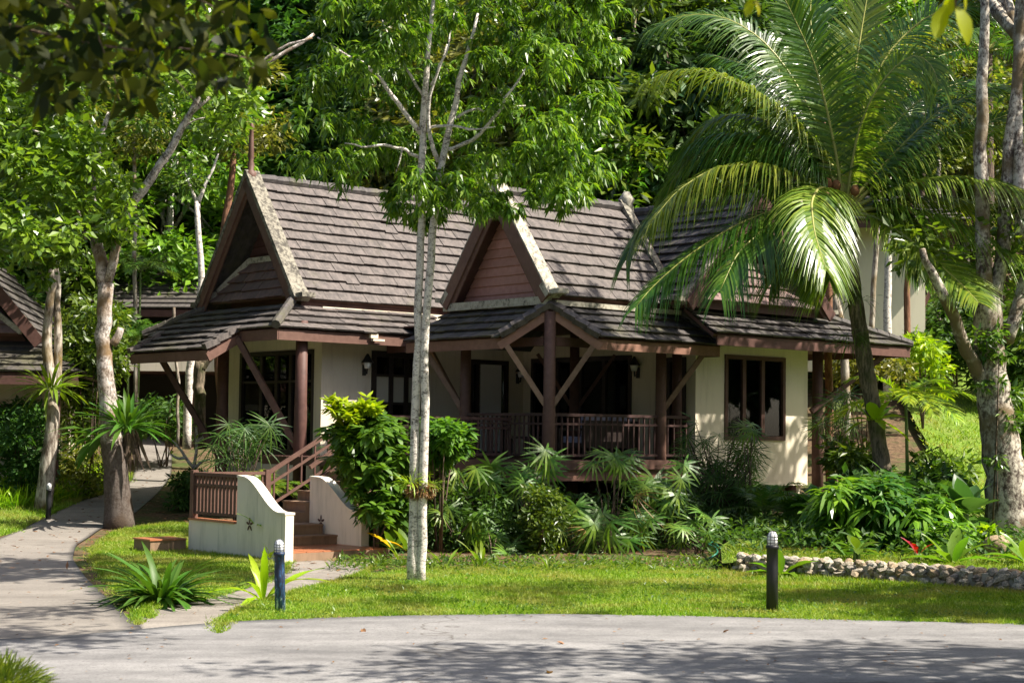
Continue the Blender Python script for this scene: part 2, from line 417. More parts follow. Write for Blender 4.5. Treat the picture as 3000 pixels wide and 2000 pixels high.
# ------------------------------------------------------------------ leaf generators
def _nrm(a): return a/np.maximum(np.linalg.norm(a, axis=-1, keepdims=True), 1e-9)
def strips(Pb, D, N, L, W, k=2, droop=0., prof=None, fold=0.):
    """leaf strips: n leaves, k segments; returns verts (n,k+1,2,3)"""
    Pb = np.asarray(Pb, float); n = len(Pb); D = _nrm(np.asarray(D, float)); S = _nrm(np.cross(D, N)); N2 = np.cross(S, D)
    t = np.linspace(0, 1, k+1)
    if prof is None: prof = np.interp(t, [0, .2, .45, .75, 1], [.14, .8, 1, .7, .04])
    L = np.broadcast_to(np.asarray(L, float), (n,)); W = np.broadcast_to(np.asarray(W, float), (n,)); dr = np.broadcast_to(np.asarray(droop, float), (n,))
    C = Pb[:, None, :] + D[:, None, :]*(L[:, None]*t)[:, :, None]
    C = C - np.array([0, 0, 1.])*((dr*L)[:, None]*t**2)[:, :, None]
    # keep length when drooping
    off = S[:, None, :]*(W[:, None]*prof/2)[:, :, None]
    f = N2[:, None, :]*(fold*W[:, None]*prof/2)[:, :, None] if fold else 0
    V = np.stack([C-off+f, C+off+f], 2)
    return V
def strip_faces(n, k):
    b = (np.arange(n)*(k+1)*2)[:, None] + (np.arange(k)*2)[None, :]
    b = b.ravel(); return np.stack([b, b+1, b+3, b+2], 1)
def diamonds(Pb, D, N, L, W):
    Pb = np.asarray(Pb, float); n = len(Pb); D = _nrm(D); S = _nrm(np.cross(D, N)); N2 = np.cross(S, D)
    L = np.broadcast_to(L, (n,))[:, None]; W = np.broadcast_to(W, (n,))[:, None]
    V = np.stack([Pb, Pb+D*L*.45+S*W*.5+N2*W*.16, Pb+D*L, Pb+D*L*.45-S*W*.5+N2*W*.16], 1)
    b = np.arange(n)*4
    return V, np.concatenate([np.stack([b, b+1, b+2], 1), np.stack([b, b+2, b+3], 1)])
def rdir(rng, n): return _nrm(rng.normal(size=(n, 3)))
def clump_points(rng, C, R, n):
    """n points around each clump centre, mostly towards its outside, flattened"""
    m = len(C); d = rdir(rng, m*n); r = rng.random(m*n)**.45
    R = np.repeat(np.broadcast_to(R, (m,)), n)
    o = d*r[:, None]*R[:, None]*np.array([1, 1, .7])
    return np.repeat(C, n, 0)+o, d
def crown_diamonds(rng, C, R, n, L, W, droop=.35, up=.8):
    p, d = clump_points(rng, C, R, n); m = len(p)
    D = _nrm(d*np.array([1, 1, .4]) + rdir(rng, m)*.7 - np.array([0, 0, droop]))
    N = _nrm(d*.8 + np.array([.12, 0, up*.62]) + rdir(rng, m)*.55)
    l = L*(.65+.7*rng.random(m)); w = W*(.7+.6*rng.random(m))
    return diamonds(p, D, N, l, w)
def crown_tufts(rng, C, R, n, leaves, L, W, droop=.9, k=2):
    """tufts of drooping leaflets hanging from twig ends"""
    p, d = clump_points(rng, C, R, n); m = len(p)
    az = rng.random((m, leaves))*2*np.pi; el = rng.uniform(-.9, .35, (m, leaves))
    D = np.stack([np.cos(az)*np.cos(el), np.sin(az)*np.cos(el), np.sin(el)], -1)+d[:, None, :]*.35
    D = D.reshape(-1, 3); pp = np.repeat(p, leaves, 0); q = len(pp)
    N = _nrm(np.array([0, 0, 1.])+rdir(rng, q)*.45)
    V = strips(pp, D, N, L*(.7+.6*rng.random(q)), W*(.8+.4*rng.random(q)), k, droop*(.5+.8*rng.random(q)))
    return V.reshape(-1, 3), strip_faces(q, k)
def pinnate(rng, pts, ll, lw, n, up=(0, 0, 1), droop=.5, k=3, vang=.35, sweep=.75, taper=None, jit=.08, start=.12):
    """leaflets along both sides of a rachis polyline; returns verts, faces, resampled rachis"""
    pts = np.asarray(pts, float)
    # smooth resample
    s = np.r_[0, np.cumsum(np.linalg.norm(np.diff(pts, axis=0), axis=1))]; T = s[-1]
    tt = np.linspace(0, 1, 40); Q = np.stack([np.interp(tt*T, s, pts[:, i]) for i in range(3)], 1)
    for _ in range(6): Q[1:-1] = (Q[:-2]+2*Q[1:-1]+Q[2:])/4
    t = np.linspace(start, .995, n)
    idx = t*39; i0 = np.clip(idx.astype(int), 0, 38); fr = (idx-i0)[:, None]
    B = Q[i0]*(1-fr)+Q[i0+1]*fr; Dr = _nrm(Q[np.clip(i0+2, 0, 39)]-Q[np.clip(i0-1, 0, 39)])
    upv = np.asarray(up, float); S = _nrm(np.cross(Dr, upv)); U = np.cross(S, Dr)
    if taper is None: taper = np.interp(t, [0, .15, .35, .7, 1], [.55, .85, 1, .85, .35])
    VV = []
    for sg in (-1, 1):
        sw = sweep*np.interp(t, [0, .6, 1], [.6, 1, 2.2])
        D = S*sg + Dr*sw[:, None] + U*vang + rng.normal(size=B.shape)*jit
        N = U + rng.normal(size=B.shape)*.12
        VV.append(strips(B, D, N, ll*taper*(.9+.2*rng.random(n)), lw, k, droop*(.7+.6*rng.random(n)), prof=np.interp(np.linspace(0, 1, k+1), [0, .15, .5, 1], [.5, 1, .85, .05])).reshape(-1, 3))
    return np.concatenate(VV), strip_faces(2*n, k), Q
def join_vf(lst):
    V = []; Fq = []; n = 0
    for v, f in lst: V.append(v); Fq.append(f+n); n += len(v)
    return np.concatenate(V), np.concatenate(Fq)

# ================================================================== SETTING: ground, road, path, lawns
rng = np.random.default_rng(7); random.seed(7)
def axis(a, b, fine0, fine1, step, coarse):
    r = list(np.arange(a, fine0, coarse)) + list(np.arange(fine0, fine1, step)) + list(np.arange(fine1, b+coarse, coarse))
    return np.array(r)
def grid_mesh(name, xs, ys, fz, mat, smooth=True, keep=None):
    X, Y = np.meshgrid(xs, ys); Z = fz(X, Y)
    V = np.stack([X, Y, Z], -1).reshape(-1, 3); nx, ny = len(xs), len(ys)
    i = (np.arange(ny-1)[:, None]*nx+np.arange(nx-1)[None, :]).ravel()
    Fq = np.stack([i, i+1, i+nx+1, i+nx], 1)
    if keep is not None:
        c = V[Fq].mean(1); Fq = Fq[keep(c[:, 0], c[:, 1])]
        u, inv = np.unique(Fq, return_inverse=True); V = V[u]; Fq = inv.reshape(-1, 4)
    return np_mesh(name, V, Fq, mat, smooth)
def ground_open(x, y): return ground(x, y)
g_me = grid_mesh('ground', axis(-260, 260, -24, 24, .6, 12), axis(-40, 420, -4, 60, .6, 10), ground_open, M['soil'])
tag(part('ground', g_me), kind='structure')

def inpoly(poly, x, y):
    poly = np.asarray(poly)[:, :2]; r = np.zeros(np.shape(x), bool); n = len(poly)
    for i in range(n):
        x0, y0 = poly[i]; x1, y1 = poly[(i+1) % n]
        c = ((y0 > y) != (y1 > y)) & (x < (x1-x0)*(y-y0)/(y1-y0+1e-12)+x0)
        r ^= c
    return r
def resample(pl, step):
    pl = np.asarray(pl, float); s = np.r_[0, np.cumsum(np.linalg.norm(np.diff(pl, axis=0), axis=1))]
    n = max(2, int(s[-1]/step)+1); t = np.linspace(0, s[-1], n)
    return np.stack([np.interp(t, s, pl[:, i]) for i in range(2)], 1)
def smooth_line(pl, step=.3, it=6):
    q = resample(pl, step)
    for _ in range(it): q[1:-1] = (q[:-2]+2*q[1:-1]+q[2:])/4
    return q
def strip_sheet(name, A, B, lift, mat, nx=24, thick=.1):
    """sheet between two border polylines, following the ground"""
    n = max(len(A), len(B)); t = np.linspace(0, 1, n)
    def rs(L): s = np.r_[0, np.cumsum(np.linalg.norm(np.diff(L, axis=0), axis=1))]; s /= s[-1]; return np.stack([np.interp(t, s, L[:, i]) for i in range(2)], 1)
    A = rs(A); B = rs(B); w = np.linspace(0, 1, nx)[None, :, None]
    Q = A[:, None, :]*(1-w)+B[:, None, :]*w
    Z = ground(Q[..., 0], Q[..., 1])+lift
    V = np.concatenate([Q, Z[..., None]], -1).reshape(-1, 3)
    i = (np.arange(n-1)[:, None]*nx+np.arange(nx-1)[None, :]).ravel()
    Fq = [np.stack([i, i+1, i+nx+1, i+nx], 1)]
    # downward skirts along both long borders
    V2 = V.reshape(n, nx, 3); base = len(V); sk = []
    for col in (0, nx-1):
        lo = V2[:, col].copy(); lo[:, 2] -= thick; sk.append(lo)
        j = np.arange(n-1); top = j*nx+col; b0 = base+(len(sk)-1)*n+j
        Fq.append(np.stack([top, top+nx, b0+1, b0], 1))
    return np_mesh(name, np.concatenate([V]+sk), np.concatenate(Fq), mat, True)

def gp(*pts, bed=False): return np.array([G(u, v, bed)[:2] for u, v in pts])
road_far = gp((0, 1882), (250, 1868), (420, 1846), (657, 1824), (1000, 1812), (1300, 1805), (1594, 1802), (2000, 1808), (2262, 1815), (2600, 1823), (3000, 1833))
road_far = smooth_line(np.vstack([[[-40, road_far[0, 1]-3.5]], [[-12, road_far[0, 1]-.9]], road_far, [[9, road_far[-1, 1]-.2]], [[14, road_far[-1, 1]-1.4]], [[40, road_far[-1, 1]-8]]]), .5, 3)
road_near = np.stack([np.linspace(-40, 40, 60), np.full(60, 1.5)], 1)
tag(part('road', strip_sheet('road', road_far, road_near, .026, M['road'], 40)), kind='structure')
path_R = gp((520, 1940), (440, 1872), (405, 1832), (331, 1772), (255, 1700), (212, 1640), (222, 1598), (295, 1548), (385, 1512), (462, 1446), (502, 1395), (505, 1330), (480, 1292), (420, 1265))
path_L = gp((-900, 1960), (-700, 1850), (-420, 1740), (-200, 1655), (0, 1577), (121, 1523), (236, 1469), (306, 1450), (372, 1425), (392, 1395), (398, 1350), (392, 1310), (375, 1285), (340, 1268))
path_R = smooth_line(path_R, .35, 3); path_L = smooth_line(path_L, .35, 3)
tag(part('garden_path', strip_sheet('garden_path', path_L, path_R, .019, M['path'], 16)), kind='structure')
walk_R = gp((640, 1860), (650, 1822), (700, 1792), (800, 1756), (950, 1716), (1060, 1688), (1115, 1650)); walk_L = gp((400, 1860), (405, 1830), (395, 1792), (500, 1775), (640, 1748), (770, 1710), (835, 1680), (850, 1640))
walk_R = smooth_line(walk_R, .25, 3); walk_L = smooth_line(walk_L, .25, 3)
tag(part('stair_walkway', strip_sheet('stair_walkway', walk_L, walk_R, .014, M['walk'], 12)), kind='structure')

# lawns (thin turf sheets that follow the ground)
WALL_A = G(2112, 1678)[:2]; WALL_B = G(3000, 1742)[:2]
lawn_main = np.vstack([gp((650, 1822), (1000, 1812), (1300, 1805), (1594, 1802), (2000, 1808), (2262, 1815), (2600, 1823), (3000, 1833)), [[9.5, 16.6], [9.5, 18.6]], [WALL_B+np.array([1.6, -1.15])], [WALL_B], [WALL_A], gp((2050, 1672), (1800, 1655), (1500, 1662), (1250, 1668), (1150, 1675), (1085, 1690), (950, 1717), (800, 1757), (700, 1793))])
def turf(name, poly, lift, bed=False, step=.22):
    from mathutils.geometry import delaunay_2d_cdt
    ring = resample(np.vstack([poly, poly[:1]]), .25)[:-1]
    lo, hi = ring.min(0), ring.max(0); X, Y = np.meshgrid(np.arange(lo[0], hi[0], step), np.arange(lo[1], hi[1], step)); X = X.ravel(); Y = Y.ravel()
    k = inpoly(ring, X, Y); pts = np.vstack([ring, np.c_[X[k], Y[k]]]); n = len(ring)
    res = delaunay_2d_cdt([Vector(p) for p in pts], [(i, (i+1) % n) for i in range(n)], [list(range(n))], 1, 1e-5)
    V = np.array([tuple(v) for v in res[0]]); z = ground(V[:, 0], V[:, 1])+lift+(bed_lift(V[:, 0], V[:, 1]) if bed else 0)
    T = np.array([f for f in res[2] if len(f) == 3])
    return tag(part(name, np_mesh(name, np.c_[V, z], None, M['lawn'], True, T)), kind='structure')
def sink(poly, cond, dy): q = poly.copy(); q[cond, 1] += dy; return q
turf('lawn', sink(lawn_main, np.arange(len(lawn_main)) < 9, -.3), .008)
lawn_left = np.vstack([gp((440, 1815), (385, 1770), (318, 1705), (278, 1645), (280, 1606), (335, 1562), (420, 1545), (500, 1535), (575, 1540), (575, 1600), (830, 1660), (640, 1745), (500, 1772))])
def bank(x, y):
    # soft bank: a hand's breadth above the path
    return .05
lawn_left = np.vstack([lawn_left]); turf('side_lawn', lawn_left, .008)
verge_poly = np.vstack([gp((-250, 1640), (0, 1572), (118, 1520), (230, 1466), (300, 1446), (365, 1420), (385, 1390), (250, 1385), (100, 1400), (-250, 1440))])
turf('verge_lawn', verge_poly, .008)
bed_poly = np.vstack([[WALL_A+np.array([.03, .12])], [WALL_B+np.array([.05, .1])], [[9.8, 18.8]], [[13, 24]], [[12, 36]], [[8.8, 34]], [[7, 31.5]], gp((2360, 1520), (2200, 1560), (2110, 1640))])
turf('raised_bed', bed_poly, .03, True, .14)
hill_lawn = np.array([[7.4, 31.5], [8.6, 28.4], [20, 27.5], [24, 50], [11.5, 50], [10.2, 40], [8.9, 36.5]])
turf('slope_lawn', hill_lawn, .04, True, .3)

# ================================================================== HOUSE
H0 = P(1607, 1349, 30.0); HROT = rad(41)
_hc, _hs = math.cos(HROT), math.sin(HROT)
def HW(a, b, z=0): return np.array([H0[0]+a*_hc-b*_hs, H0[1]+a*_hs+b*_hc, z])
house = thing('bungalow', 'cream bungalow with steep grey tiled gable roofs and a raised corner porch', 'house', (H0[0], H0[1], 0), HROT)
ZF = 1.38

def wall(plane, c0, c1, u0, u1, z0, z1, ops, mat='cream', name='wall'):
    m = MB()
    def bx(ua, ub, za, zb):
        if ub-ua < .01 or zb-za < .01: return
        if plane == 'b': m.box(ua, c0, za, ub, c1, zb)
        else: m.box(c0, ua, za, c1, ub, zb)
    ops = sorted(ops); u = u0
    for (oa, ob, za, zb) in ops:
        bx(u, oa, z0, z1); bx(oa, ob, z0, za); bx(oa, ob, zb, z1); u = ob
    bx(u, u1, z0, z1)
    return m.build(name, M[mat], house)
wall('b', 5.0, 5.18, -1.42, 3.77, .85, 4.35, [(-.38, .95, ZF, 3.52), (2.22, 3.32, ZF, 3.44)])
wall('a', 3.77, 3.95, .03, 5.0, .85, 4.35, [(.10, .62, ZF, 3.42), (1.62, 4.72, ZF, 3.50)])
wall('b', -.15, .03, 3.77, 7.25, .85, 4.35, [(4.62, 6.5, 1.78, 3.5)])
wall('a', 7.07, 7.25, .03, 8.6, .4, 4.35, [])
wall('a', -1.6, -1.42, 5.0, 8.7, .85, 4.35, [(5.24, 8.05, ZF, 3.5)])
wall('b', 8.7, 8.88, -1.6, 7.25, .5, 4.35, [])
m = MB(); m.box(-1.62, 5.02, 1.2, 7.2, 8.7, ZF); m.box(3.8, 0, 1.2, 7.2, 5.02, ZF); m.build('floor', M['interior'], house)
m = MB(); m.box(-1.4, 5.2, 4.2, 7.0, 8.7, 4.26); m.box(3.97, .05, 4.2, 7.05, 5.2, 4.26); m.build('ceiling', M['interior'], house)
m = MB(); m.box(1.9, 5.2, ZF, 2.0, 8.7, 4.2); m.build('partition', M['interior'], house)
# slightly proud corner pilaster on the left corner
m = MB(); m.box(-1.62, 4.975, .85, -1.34, 5.28, 4.3); m.build('pilaster', M['cream'], house)

# deck and beams
def deck(a0, a1, b0, b1, nb, along='a'):
    m = MB(); m.box(a0, b0, 1.22, a1, b1, 1.34); o = m.build('deck', M['redwood_dark'], house)
    me = None
    for i in range(nb):
        w = (b1-b0)/nb
        if me is None:
            q = MB(); q.box(0, 0, 0, a1-a0, w-.012, .04); me = q.mesh('deck_board', M['redwood_dark'])
        part('deck_board', me, o, None, (a0, b0+i*w, 1.342+.002*(i % 2)))
    return o
deck(-.27, 3.72, -.25, 4.95, 36)
deck(-3.0, -.29, 1.0, 4.95, 27)
m = MB(); m.beam((-.30, -.28, 1.30), (3.75, -.28, 1.30), .05, .17); m.beam((-.30, -.30, 1.30), (-.30, 2.7, 1.30), .05, .17); m.build('edge_beam', M['redwood'], house)
m = MB(); m.beam((-.12, -.16, 1.11), (3.6, -.16, 1.11), .14, .2); m.beam((-.16, -.08, 1.11), (-.16, 2.7, 1.11), .14, .2); m.build('floor_beam', M['fascia'], house)
m = MB(); m.beam((-3.02, .97, 1.28), (-.32, .97, 1.28), .05, .2); m.build('edge_beam', M['redwood'], house)
# dark space below the floor: stilts on footings
for (a, b) in ((.9, 1.6), (2.2, 1.7), (3.6, 2.5), (3.85, .1), (7.0, .1), (-1.4, 5.1), (0.4, 5.1), (2.2, 5.1), (-1.2, 1.3), (-2.6, 1.3), (5.5, .1)):
    m = MB(); m.lathe([(.12, -.25), (.12, 1.22)], 12, a, b); m.build('stilt', M['redwood_dark'], house, True)
# porch posts
def post(a, b, z0, z1, r=.105, mat='redwood', lab=None):
    m = MB(); m.lathe([(r*1.08, z0), (r*1.06, ZF+.9), (r, ZF+1.0), (r*.98, z1)], 16, a, b)
    return m.build('post', M[mat], house, True)
post(0, 0, -.3, 4.1, .11); post(0, 2.42, -.3, 3.8); post(2.94, 0, -.3, 3.8); post(2.9, 2.42, ZF, 4.1, .1, 'redwood_dark')
post(3.5, .1, ZF-.1, 3.8, .1, 'redwood_dark'); post(7.52, -.2, .0, 4.0, .115, 'redwood_dark')
post(-2.42, 4.5, -.2, 4.0, .12, 'redwood_dark'); post(-2.42, 7.4, -.2, 4.0, .12, 'redwood_dark'); post(9.3, 5.5, .4, 3.8, .1, 'redwood_dark')
def strut(p, q, mat='strut', w=.085): m = MB(); m.beam(p, q, w, w*1.15); m.build('strut', M[mat], house)
strut((-.03, .03, 2.35), (-.56, .56, 3.47)); strut((.03, -.03, 2.35), (.56, -.56, 3.47))
strut((-.03, 2.45, 2.3), (-.56, 3.0, 3.47)); strut((-.03, 2.47, 2.3), (-.2, 3.35, 3.55))
strut((2.97, -.03, 2.35), (3.62, -.50, 3.47)); strut((2.93, 2.4, 2.35), (3.55, 1.9, 3.5), 'redwood_dark', .06); strut((2.87, 2.4, 2.35), (2.3, 2.9, 3.5), 'redwood_dark', .06)
strut((-2.45, 4.53, 1.5), (-3.18, 5.62, 3.66), 'redwood', .1); strut((-2.45, 7.43, 1.3), (-3.35, 8.55, 3.5), 'redwood_dark', .1)
strut((7.3, -.2, 2.4), (8.9, -.85, 3.6), 'redwood_dark', .09)

# ---- windows and doors
def opening_unit(name, plane, c, u0, u1, z0, z1, cols, rows=(), fw=.075, mat='frame', sill=False, inward=1, pale_row=None):
    """frame with panes; plane 'a' or 'b' at coordinate c; inward = +1 when the room lies at higher coordinate"""
    def bxm(m, ua, ub, za, zb, d0, d1):
        lo, hi = sorted((c+inward*d0, c+inward*d1))
        if plane == 'b': m.box(ua, lo, za, ub, hi, zb)
        else: m.box(lo, ua, za, hi, ub, zb)
    m = MB()
    bxm(m, u0, u0+fw, z0, z1, -.03, .1); bxm(m, u1-fw, u1, z0, z1, -.03, .1); bxm(m, u0+fw, u1-fw, z1-fw, z1, -.03, .1); bxm(m, u0+fw, u1-fw, z0, z0+fw, -.03, .1)
    edges = [u0+fw]+[u0+fw+(u1-u0-2*fw)*t for t in cols]+[u1-fw]
    zed = [z0+fw]+[z0+fw+(z1-z0-2*fw)*t for t in rows]+[z1-fw]
    for e in edges[1:-1]: bxm(m, e-.05, e+.05, z0+fw, z1-fw, -.015, .08)
    for i in range(len(edges)-1):
        for e in zed[1:-1]: bxm(m, edges[i]+(.05 if i else 0), edges[i+1]-(.05 if i < len(edges)-2 else 0), e-.025, e+.025, -.01, .07)
    f = m.build(name, M[mat], house)
    for i in range(len(edges)-1):
        for j in range(len(zed)-1):
            q = MB(); bxm(q, edges[i]+.012, edges[i+1]-.012, zed[j]+.008, zed[j+1]-.008, .025, .037); q.build('pane', M['pane_reflect' if j == pale_row else 'glass'], f)
    return f
opening_unit('window', 'b', -.15, 4.62, 6.5, 1.78, 3.5, (.3, .64), fw=.085, mat='redwood_dark')
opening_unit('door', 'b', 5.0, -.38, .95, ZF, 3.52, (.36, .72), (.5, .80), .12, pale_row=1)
dr = opening_unit('door', 'b', 5.0, 2.22, 3.32, ZF, 3.44, (.18,), (), .09)
m = MB(); m.box(2.5, 4.985, ZF+.09, 3.12, 5.02, 3.34); m.build('door_leaf', M['white'], dr)
opening_unit('sliding_door', 'a', 3.77, 1.62, 4.72, ZF, 3.50, (.25, .5, .75), (), .09)
opening_unit('window', 'a', 3.77, .10, .62, ZF+.02, 3.42, (), (.6,), .09)
opening_unit('sliding_door', 'a', -1.6, 5.24, 8.05, ZF, 3.5, (.3, .5, .72), (.72,), .09)

# ---- roofs
def roof_plane(E0, E1, T1, T0, mat='tile', tiles='joined', exp=.25, tw=.33, deck_mat='redwood_dark', single_to=None, umax=None, deck=.07, name='roof'):
    E0, E1, T1, T0 = [Vector(p) for p in (E0, E1, T1, T0)]
    u = (E1-E0).normalized(); vv = (T0-E0); vv = (vv-u*vv.dot(u)); H = vv.length; v = vv.normalized(); n = u.cross(v)
    flip = n.z < 0
    if flip: n = -n
    m = MB(); m.prism([E0-n*deck, E1-n*deck, T1-n*deck, T0-n*deck], n*(deck-.004))
    ro = m.build(name, M[deck_mat], house)
    if not tiles: return ro
    ut0 = (T0-E0).dot(u); ut1 = (T1-E0).dot(u); ue1 = (E1-E0).dot(u)
    L = lambda t: ut0*t/H; Rr = lambda t: ue1+(ut1-ue1)*t/H
    rows = max(1, round(H/exp)); ex = H/rows; r = random.Random(hash((round(E0.x, 2), round(E0.z, 2))) & 0xffff)
    joined = MB(); full = None
    for j in range(rows):
        va = j*ex-.03; vb = min(H, (j+1)*ex+.02)
        lo = min(L(max(0, va)), L(vb)); hi = max(Rr(max(0, va)), Rr(vb))
        k0 = -((j % 2)*.5)*tw; k = 0
        while lo+k0+k*tw < hi:
            ua = lo+k0+k*tw; ub = ua+tw-.007; k += 1
            la = max(ua, L(max(va, 0))); lb = min(ub, Rr(max(va, 0))); ta = max(ua, L(vb)); tb = min(ub, Rr(vb))
            if lb-la < .02 and tb-ta < .02: continue
            if lb < la: la = lb = (ta+tb)/2
            if tb < ta: ta = tb = min(max((la+lb)/2, L(vb)), Rr(vb))
            jit = r.uniform(-.011, .011)-(.05 if r.random() < .012 else 0); jn = r.uniform(-.006, .009)
            is_full = abs((lb-la)-(tw-.007)) < 1e-4 and abs((tb-ta)-(tw-.007)) < 1e-4
            if tiles == 'single' and (single_to is None or la < single_to):
                if is_full:
                    if full is None:
                        q = MB(); w = tw-.007; d = vb-va
                        q.hexa([(0, 0, .05), (w, 0, .05), (w, d, 0), (0, d, 0), (0, 0, .086), (w, 0, .086), (w, d, .026), (0, d, .026)]); full = q.mesh('roof_tile', M[mat])
                    X, Y, Z = (u, v, n)
                    o = E0+u*la+v*(va+jit)+n*jn
                    if flip:   # keep right handed: mirror u
                        X = -u; o = E0+u*lb+v*(va+jit)+n*jn
                    mw = Matrix(((X.x, Y.x, Z.x, o.x), (X.y, Y.y, Z.y, o.y), (X.z, Y.z, Z.z, o.z), (0, 0, 0, 1)))
                    part('roof_tile', full, ro, None, mw=mw)
                else:
                    q = MB(); f = lambda uu, vv_, hh: E0+u*uu+v*vv_+n*(hh+jn)
                    q.hexa([f(la, va, .05), f(lb, va, .05), f(tb, vb, 0), f(ta, vb, 0), f(la, va, .086), f(lb, va, .086), f(tb, vb, .026), f(ta, vb, .026)])
                    q.build('roof_tile', M[mat], ro)
            else:
                f = lambda uu, vv_, hh: E0+u*uu+v*(vv_+jit)+n*(hh+jn)
                joined.hexa([f(la, va, .05), f(lb, va, .05), f(tb, vb, 0), f(ta, vb, 0), f(la, va, .086), f(lb, va, .086), f(tb, vb, .026), f(ta, vb, .026)])
    if joined.v: tag(joined.build('roof_tile', M[mat], ro), kind='stuff')
    return ro
main_roof = roof_plane((-2.2, 5.0, 4.47), (4.6, 5.0, 4.47), (4.6, 6.85, 7.02), (-2.2, 6.85, 7.02), 'tile', 'single', .262, single_to=4.9)
roof_plane((-2.2, 8.7, 4.47), (4.6, 8.7, 4.47), (4.6, 6.85, 7.02), (-2.2, 6.85, 7.02), 'tile_dark', None, deck_mat='tile_dark')
porch_roof = roof_plane((-.06, -.04, 4.40), (3.36, -.04, 4.40), (3.36, 1.45, 6.42), (-.06, 1.45, 6.42), 'tile', 'single', .29)
roof_plane((-.06, 2.94, 4.40), (3.36, 2.94, 4.40), (3.36, 1.45, 6.42), (-.06, 1.45, 6.42), 'tile_dark', 'joined')
wing_roof = roof_plane((2.88, -.72, 4.45), (2.88, 6.9, 4.45), (5.05, 6.9, 6.6), (5.05, -.72, 6.6), 'tile_dark', 'joined')
roof_plane((7.22, -.72, 4.45), (7.22, 8.0, 4.45), (5.05, 8.0, 6.6), (5.05, -.72, 6.6), 'tile_dark', 'joined')
# lower skirt roofs
roof_plane((-3.15, 4.25, 3.80), (1.2, 4.25, 3.80), (1.2, 5.15, 4.36), (-2.2, 5.15, 4.36), 'tile', 'joined')
left_skirt = roof_plane((-3.15, 4.25, 3.80), (-3.15, 9.45, 3.80), (-2.2, 8.5, 4.36), (-2.2, 5.15, 4.36), 'tile_dark', 'joined')
roof_plane((-3.85, 5.65, 3.40), (-3.85, 8.7, 3.40), (-3.15, 8.7, 3.80), (-3.15, 5.65, 3.80), 'tile_dark', 'joined')
roof_plane((1.2, 9.45, 3.80), (-3.15, 9.45, 3.80), (-2.2, 8.5, 4.36), (1.2, 8.5, 4.36), 'tile_dark', None, deck_mat='tile_dark')
porch_skirt_l = roof_plane((-.64, .64, 3.62), (-.64, 3.5, 3.62), (.04, 2.9, 4.22), (.04, -.04, 4.22), 'tile_dark', 'joined', .215)
roof_plane((2.6, 3.5, 3.62), (-.64, 3.5, 3.62), (.04, 2.9, 4.22), (2.6, 2.9, 4.22), 'tile_dark', None, deck_mat='tile_dark')
porch_skirt_r = roof_plane((.64, -.64, 3.62), (3.95, -.64, 3.62), (3.45, .04, 4.22), (-.04, .04, 4.22), 'tile_dark', 'joined', .215)
roof_plane((3.95, -.64, 3.62), (3.95, .3, 3.62), (3.45, .5, 4.22), (3.45, .04, 4.22), 'tile_dark', 'joined', .215)
wing_skirt = roof_plane((3.3, -1.05, 3.82), (9.65, -1.05, 3.82), (7.35, -.28, 4.36), (3.3, -.28, 4.36), 'tile_dark', 'joined')
roof_plane((9.65, -1.05, 3.82), (9.65, 6.2, 3.82), (7.35, 6.2, 4.36), (7.35, -.28, 4.36), 'tile_dark', 'joined')
# half-hip panels inside the gables
roof_plane((-2.12, 5.25, 4.55), (-2.12, 8.45, 4.55), (-1.74, 7.48, 5.36), (-1.74, 6.22, 5.36), 'tile_red', 'joined', .22, deck=.05)
roof_plane((3.0, -.70, 4.5), (7.12, -.70, 4.5), (6.02, -.32, 5.24), (4.02, -.32, 5.24), 'tile_red', 'joined', .21, deck=.05)
def trim(pts, w, h, mat='cap', name='trim', up=(0, 0, 1)):
    m = MB()
    for p, q in zip(pts[:-1], pts[1:]): m.beam(p, q, w, h, up)
    return m.build(name, M[mat], house)
trim([(-2.14, 5.2, 4.60), (-1.76, 6.2, 5.42), (-1.76, 7.5, 5.42), (-2.14, 8.5, 4.60)], .10, .12)
trim([(2.95, -.72, 4.56), (4.0, -.36, 5.30), (6.04, -.36, 5.30), (7.2, -.72, 4.56)], .10, .12)
# fascias
def fascia(p, q, h=.2, mat='redwood', w=.04): m = MB(); m.beam(p, q, w, h); m.build('fascia', M[mat], house)
fascia((-3.13, 4.27, 3.69), (1.2, 4.27, 3.69)); fascia((-3.13, 4.25, 3.69), (-3.13, 5.66, 3.69), mat='redwood')
fascia((-3.83, 5.63, 3.30), (-3.83, 8.72, 3.30), .19); fascia((-3.13, 8.7, 3.69), (-3.13, 9.45, 3.69))
fascia((-3.13, 5.63, 3.66), (-3.84, 5.63, 3.26), .16); fascia((-3.13, 8.72, 3.66), (-3.84, 8.72, 3.26), .16)
fascia((-.62, .62, 3.51), (-.62, 3.5, 3.51), .19, 'fascia'); fascia((.62, -.62, 3.51), (3.93, -.62, 3.51), .19, 'fascia'); fascia((3.93, -.62, 3.5), (3.93, .3, 3.5), .18, 'redwood')
fascia((-.66, .66, 3.46), (.0, .0, 4.07), .15, 'fascia', .06); fascia((.66, -.66, 3.46), (.02, -.02, 4.07), .15, 'fascia', .06)
fascia((3.4, -1.03, 3.71), (9.62, -1.03, 3.71), .2, 'redwood_dark'); fascia((9.63, -1.03, 3.71), (9.63, 6.2, 3.71), .2, 'redwood_dark')
fascia((-2.1, 5.06, 4.38), (3.2, 5.06, 4.38), .15, 'redwood_dark', .06); fascia((.05, .05, 4.34), (3.3, .05, 4.34), .12, 'redwood', .06)
fascia((2.95, -.62, 4.42), (7.15, -.62, 4.42), .17, 'redwood_dark', .06)
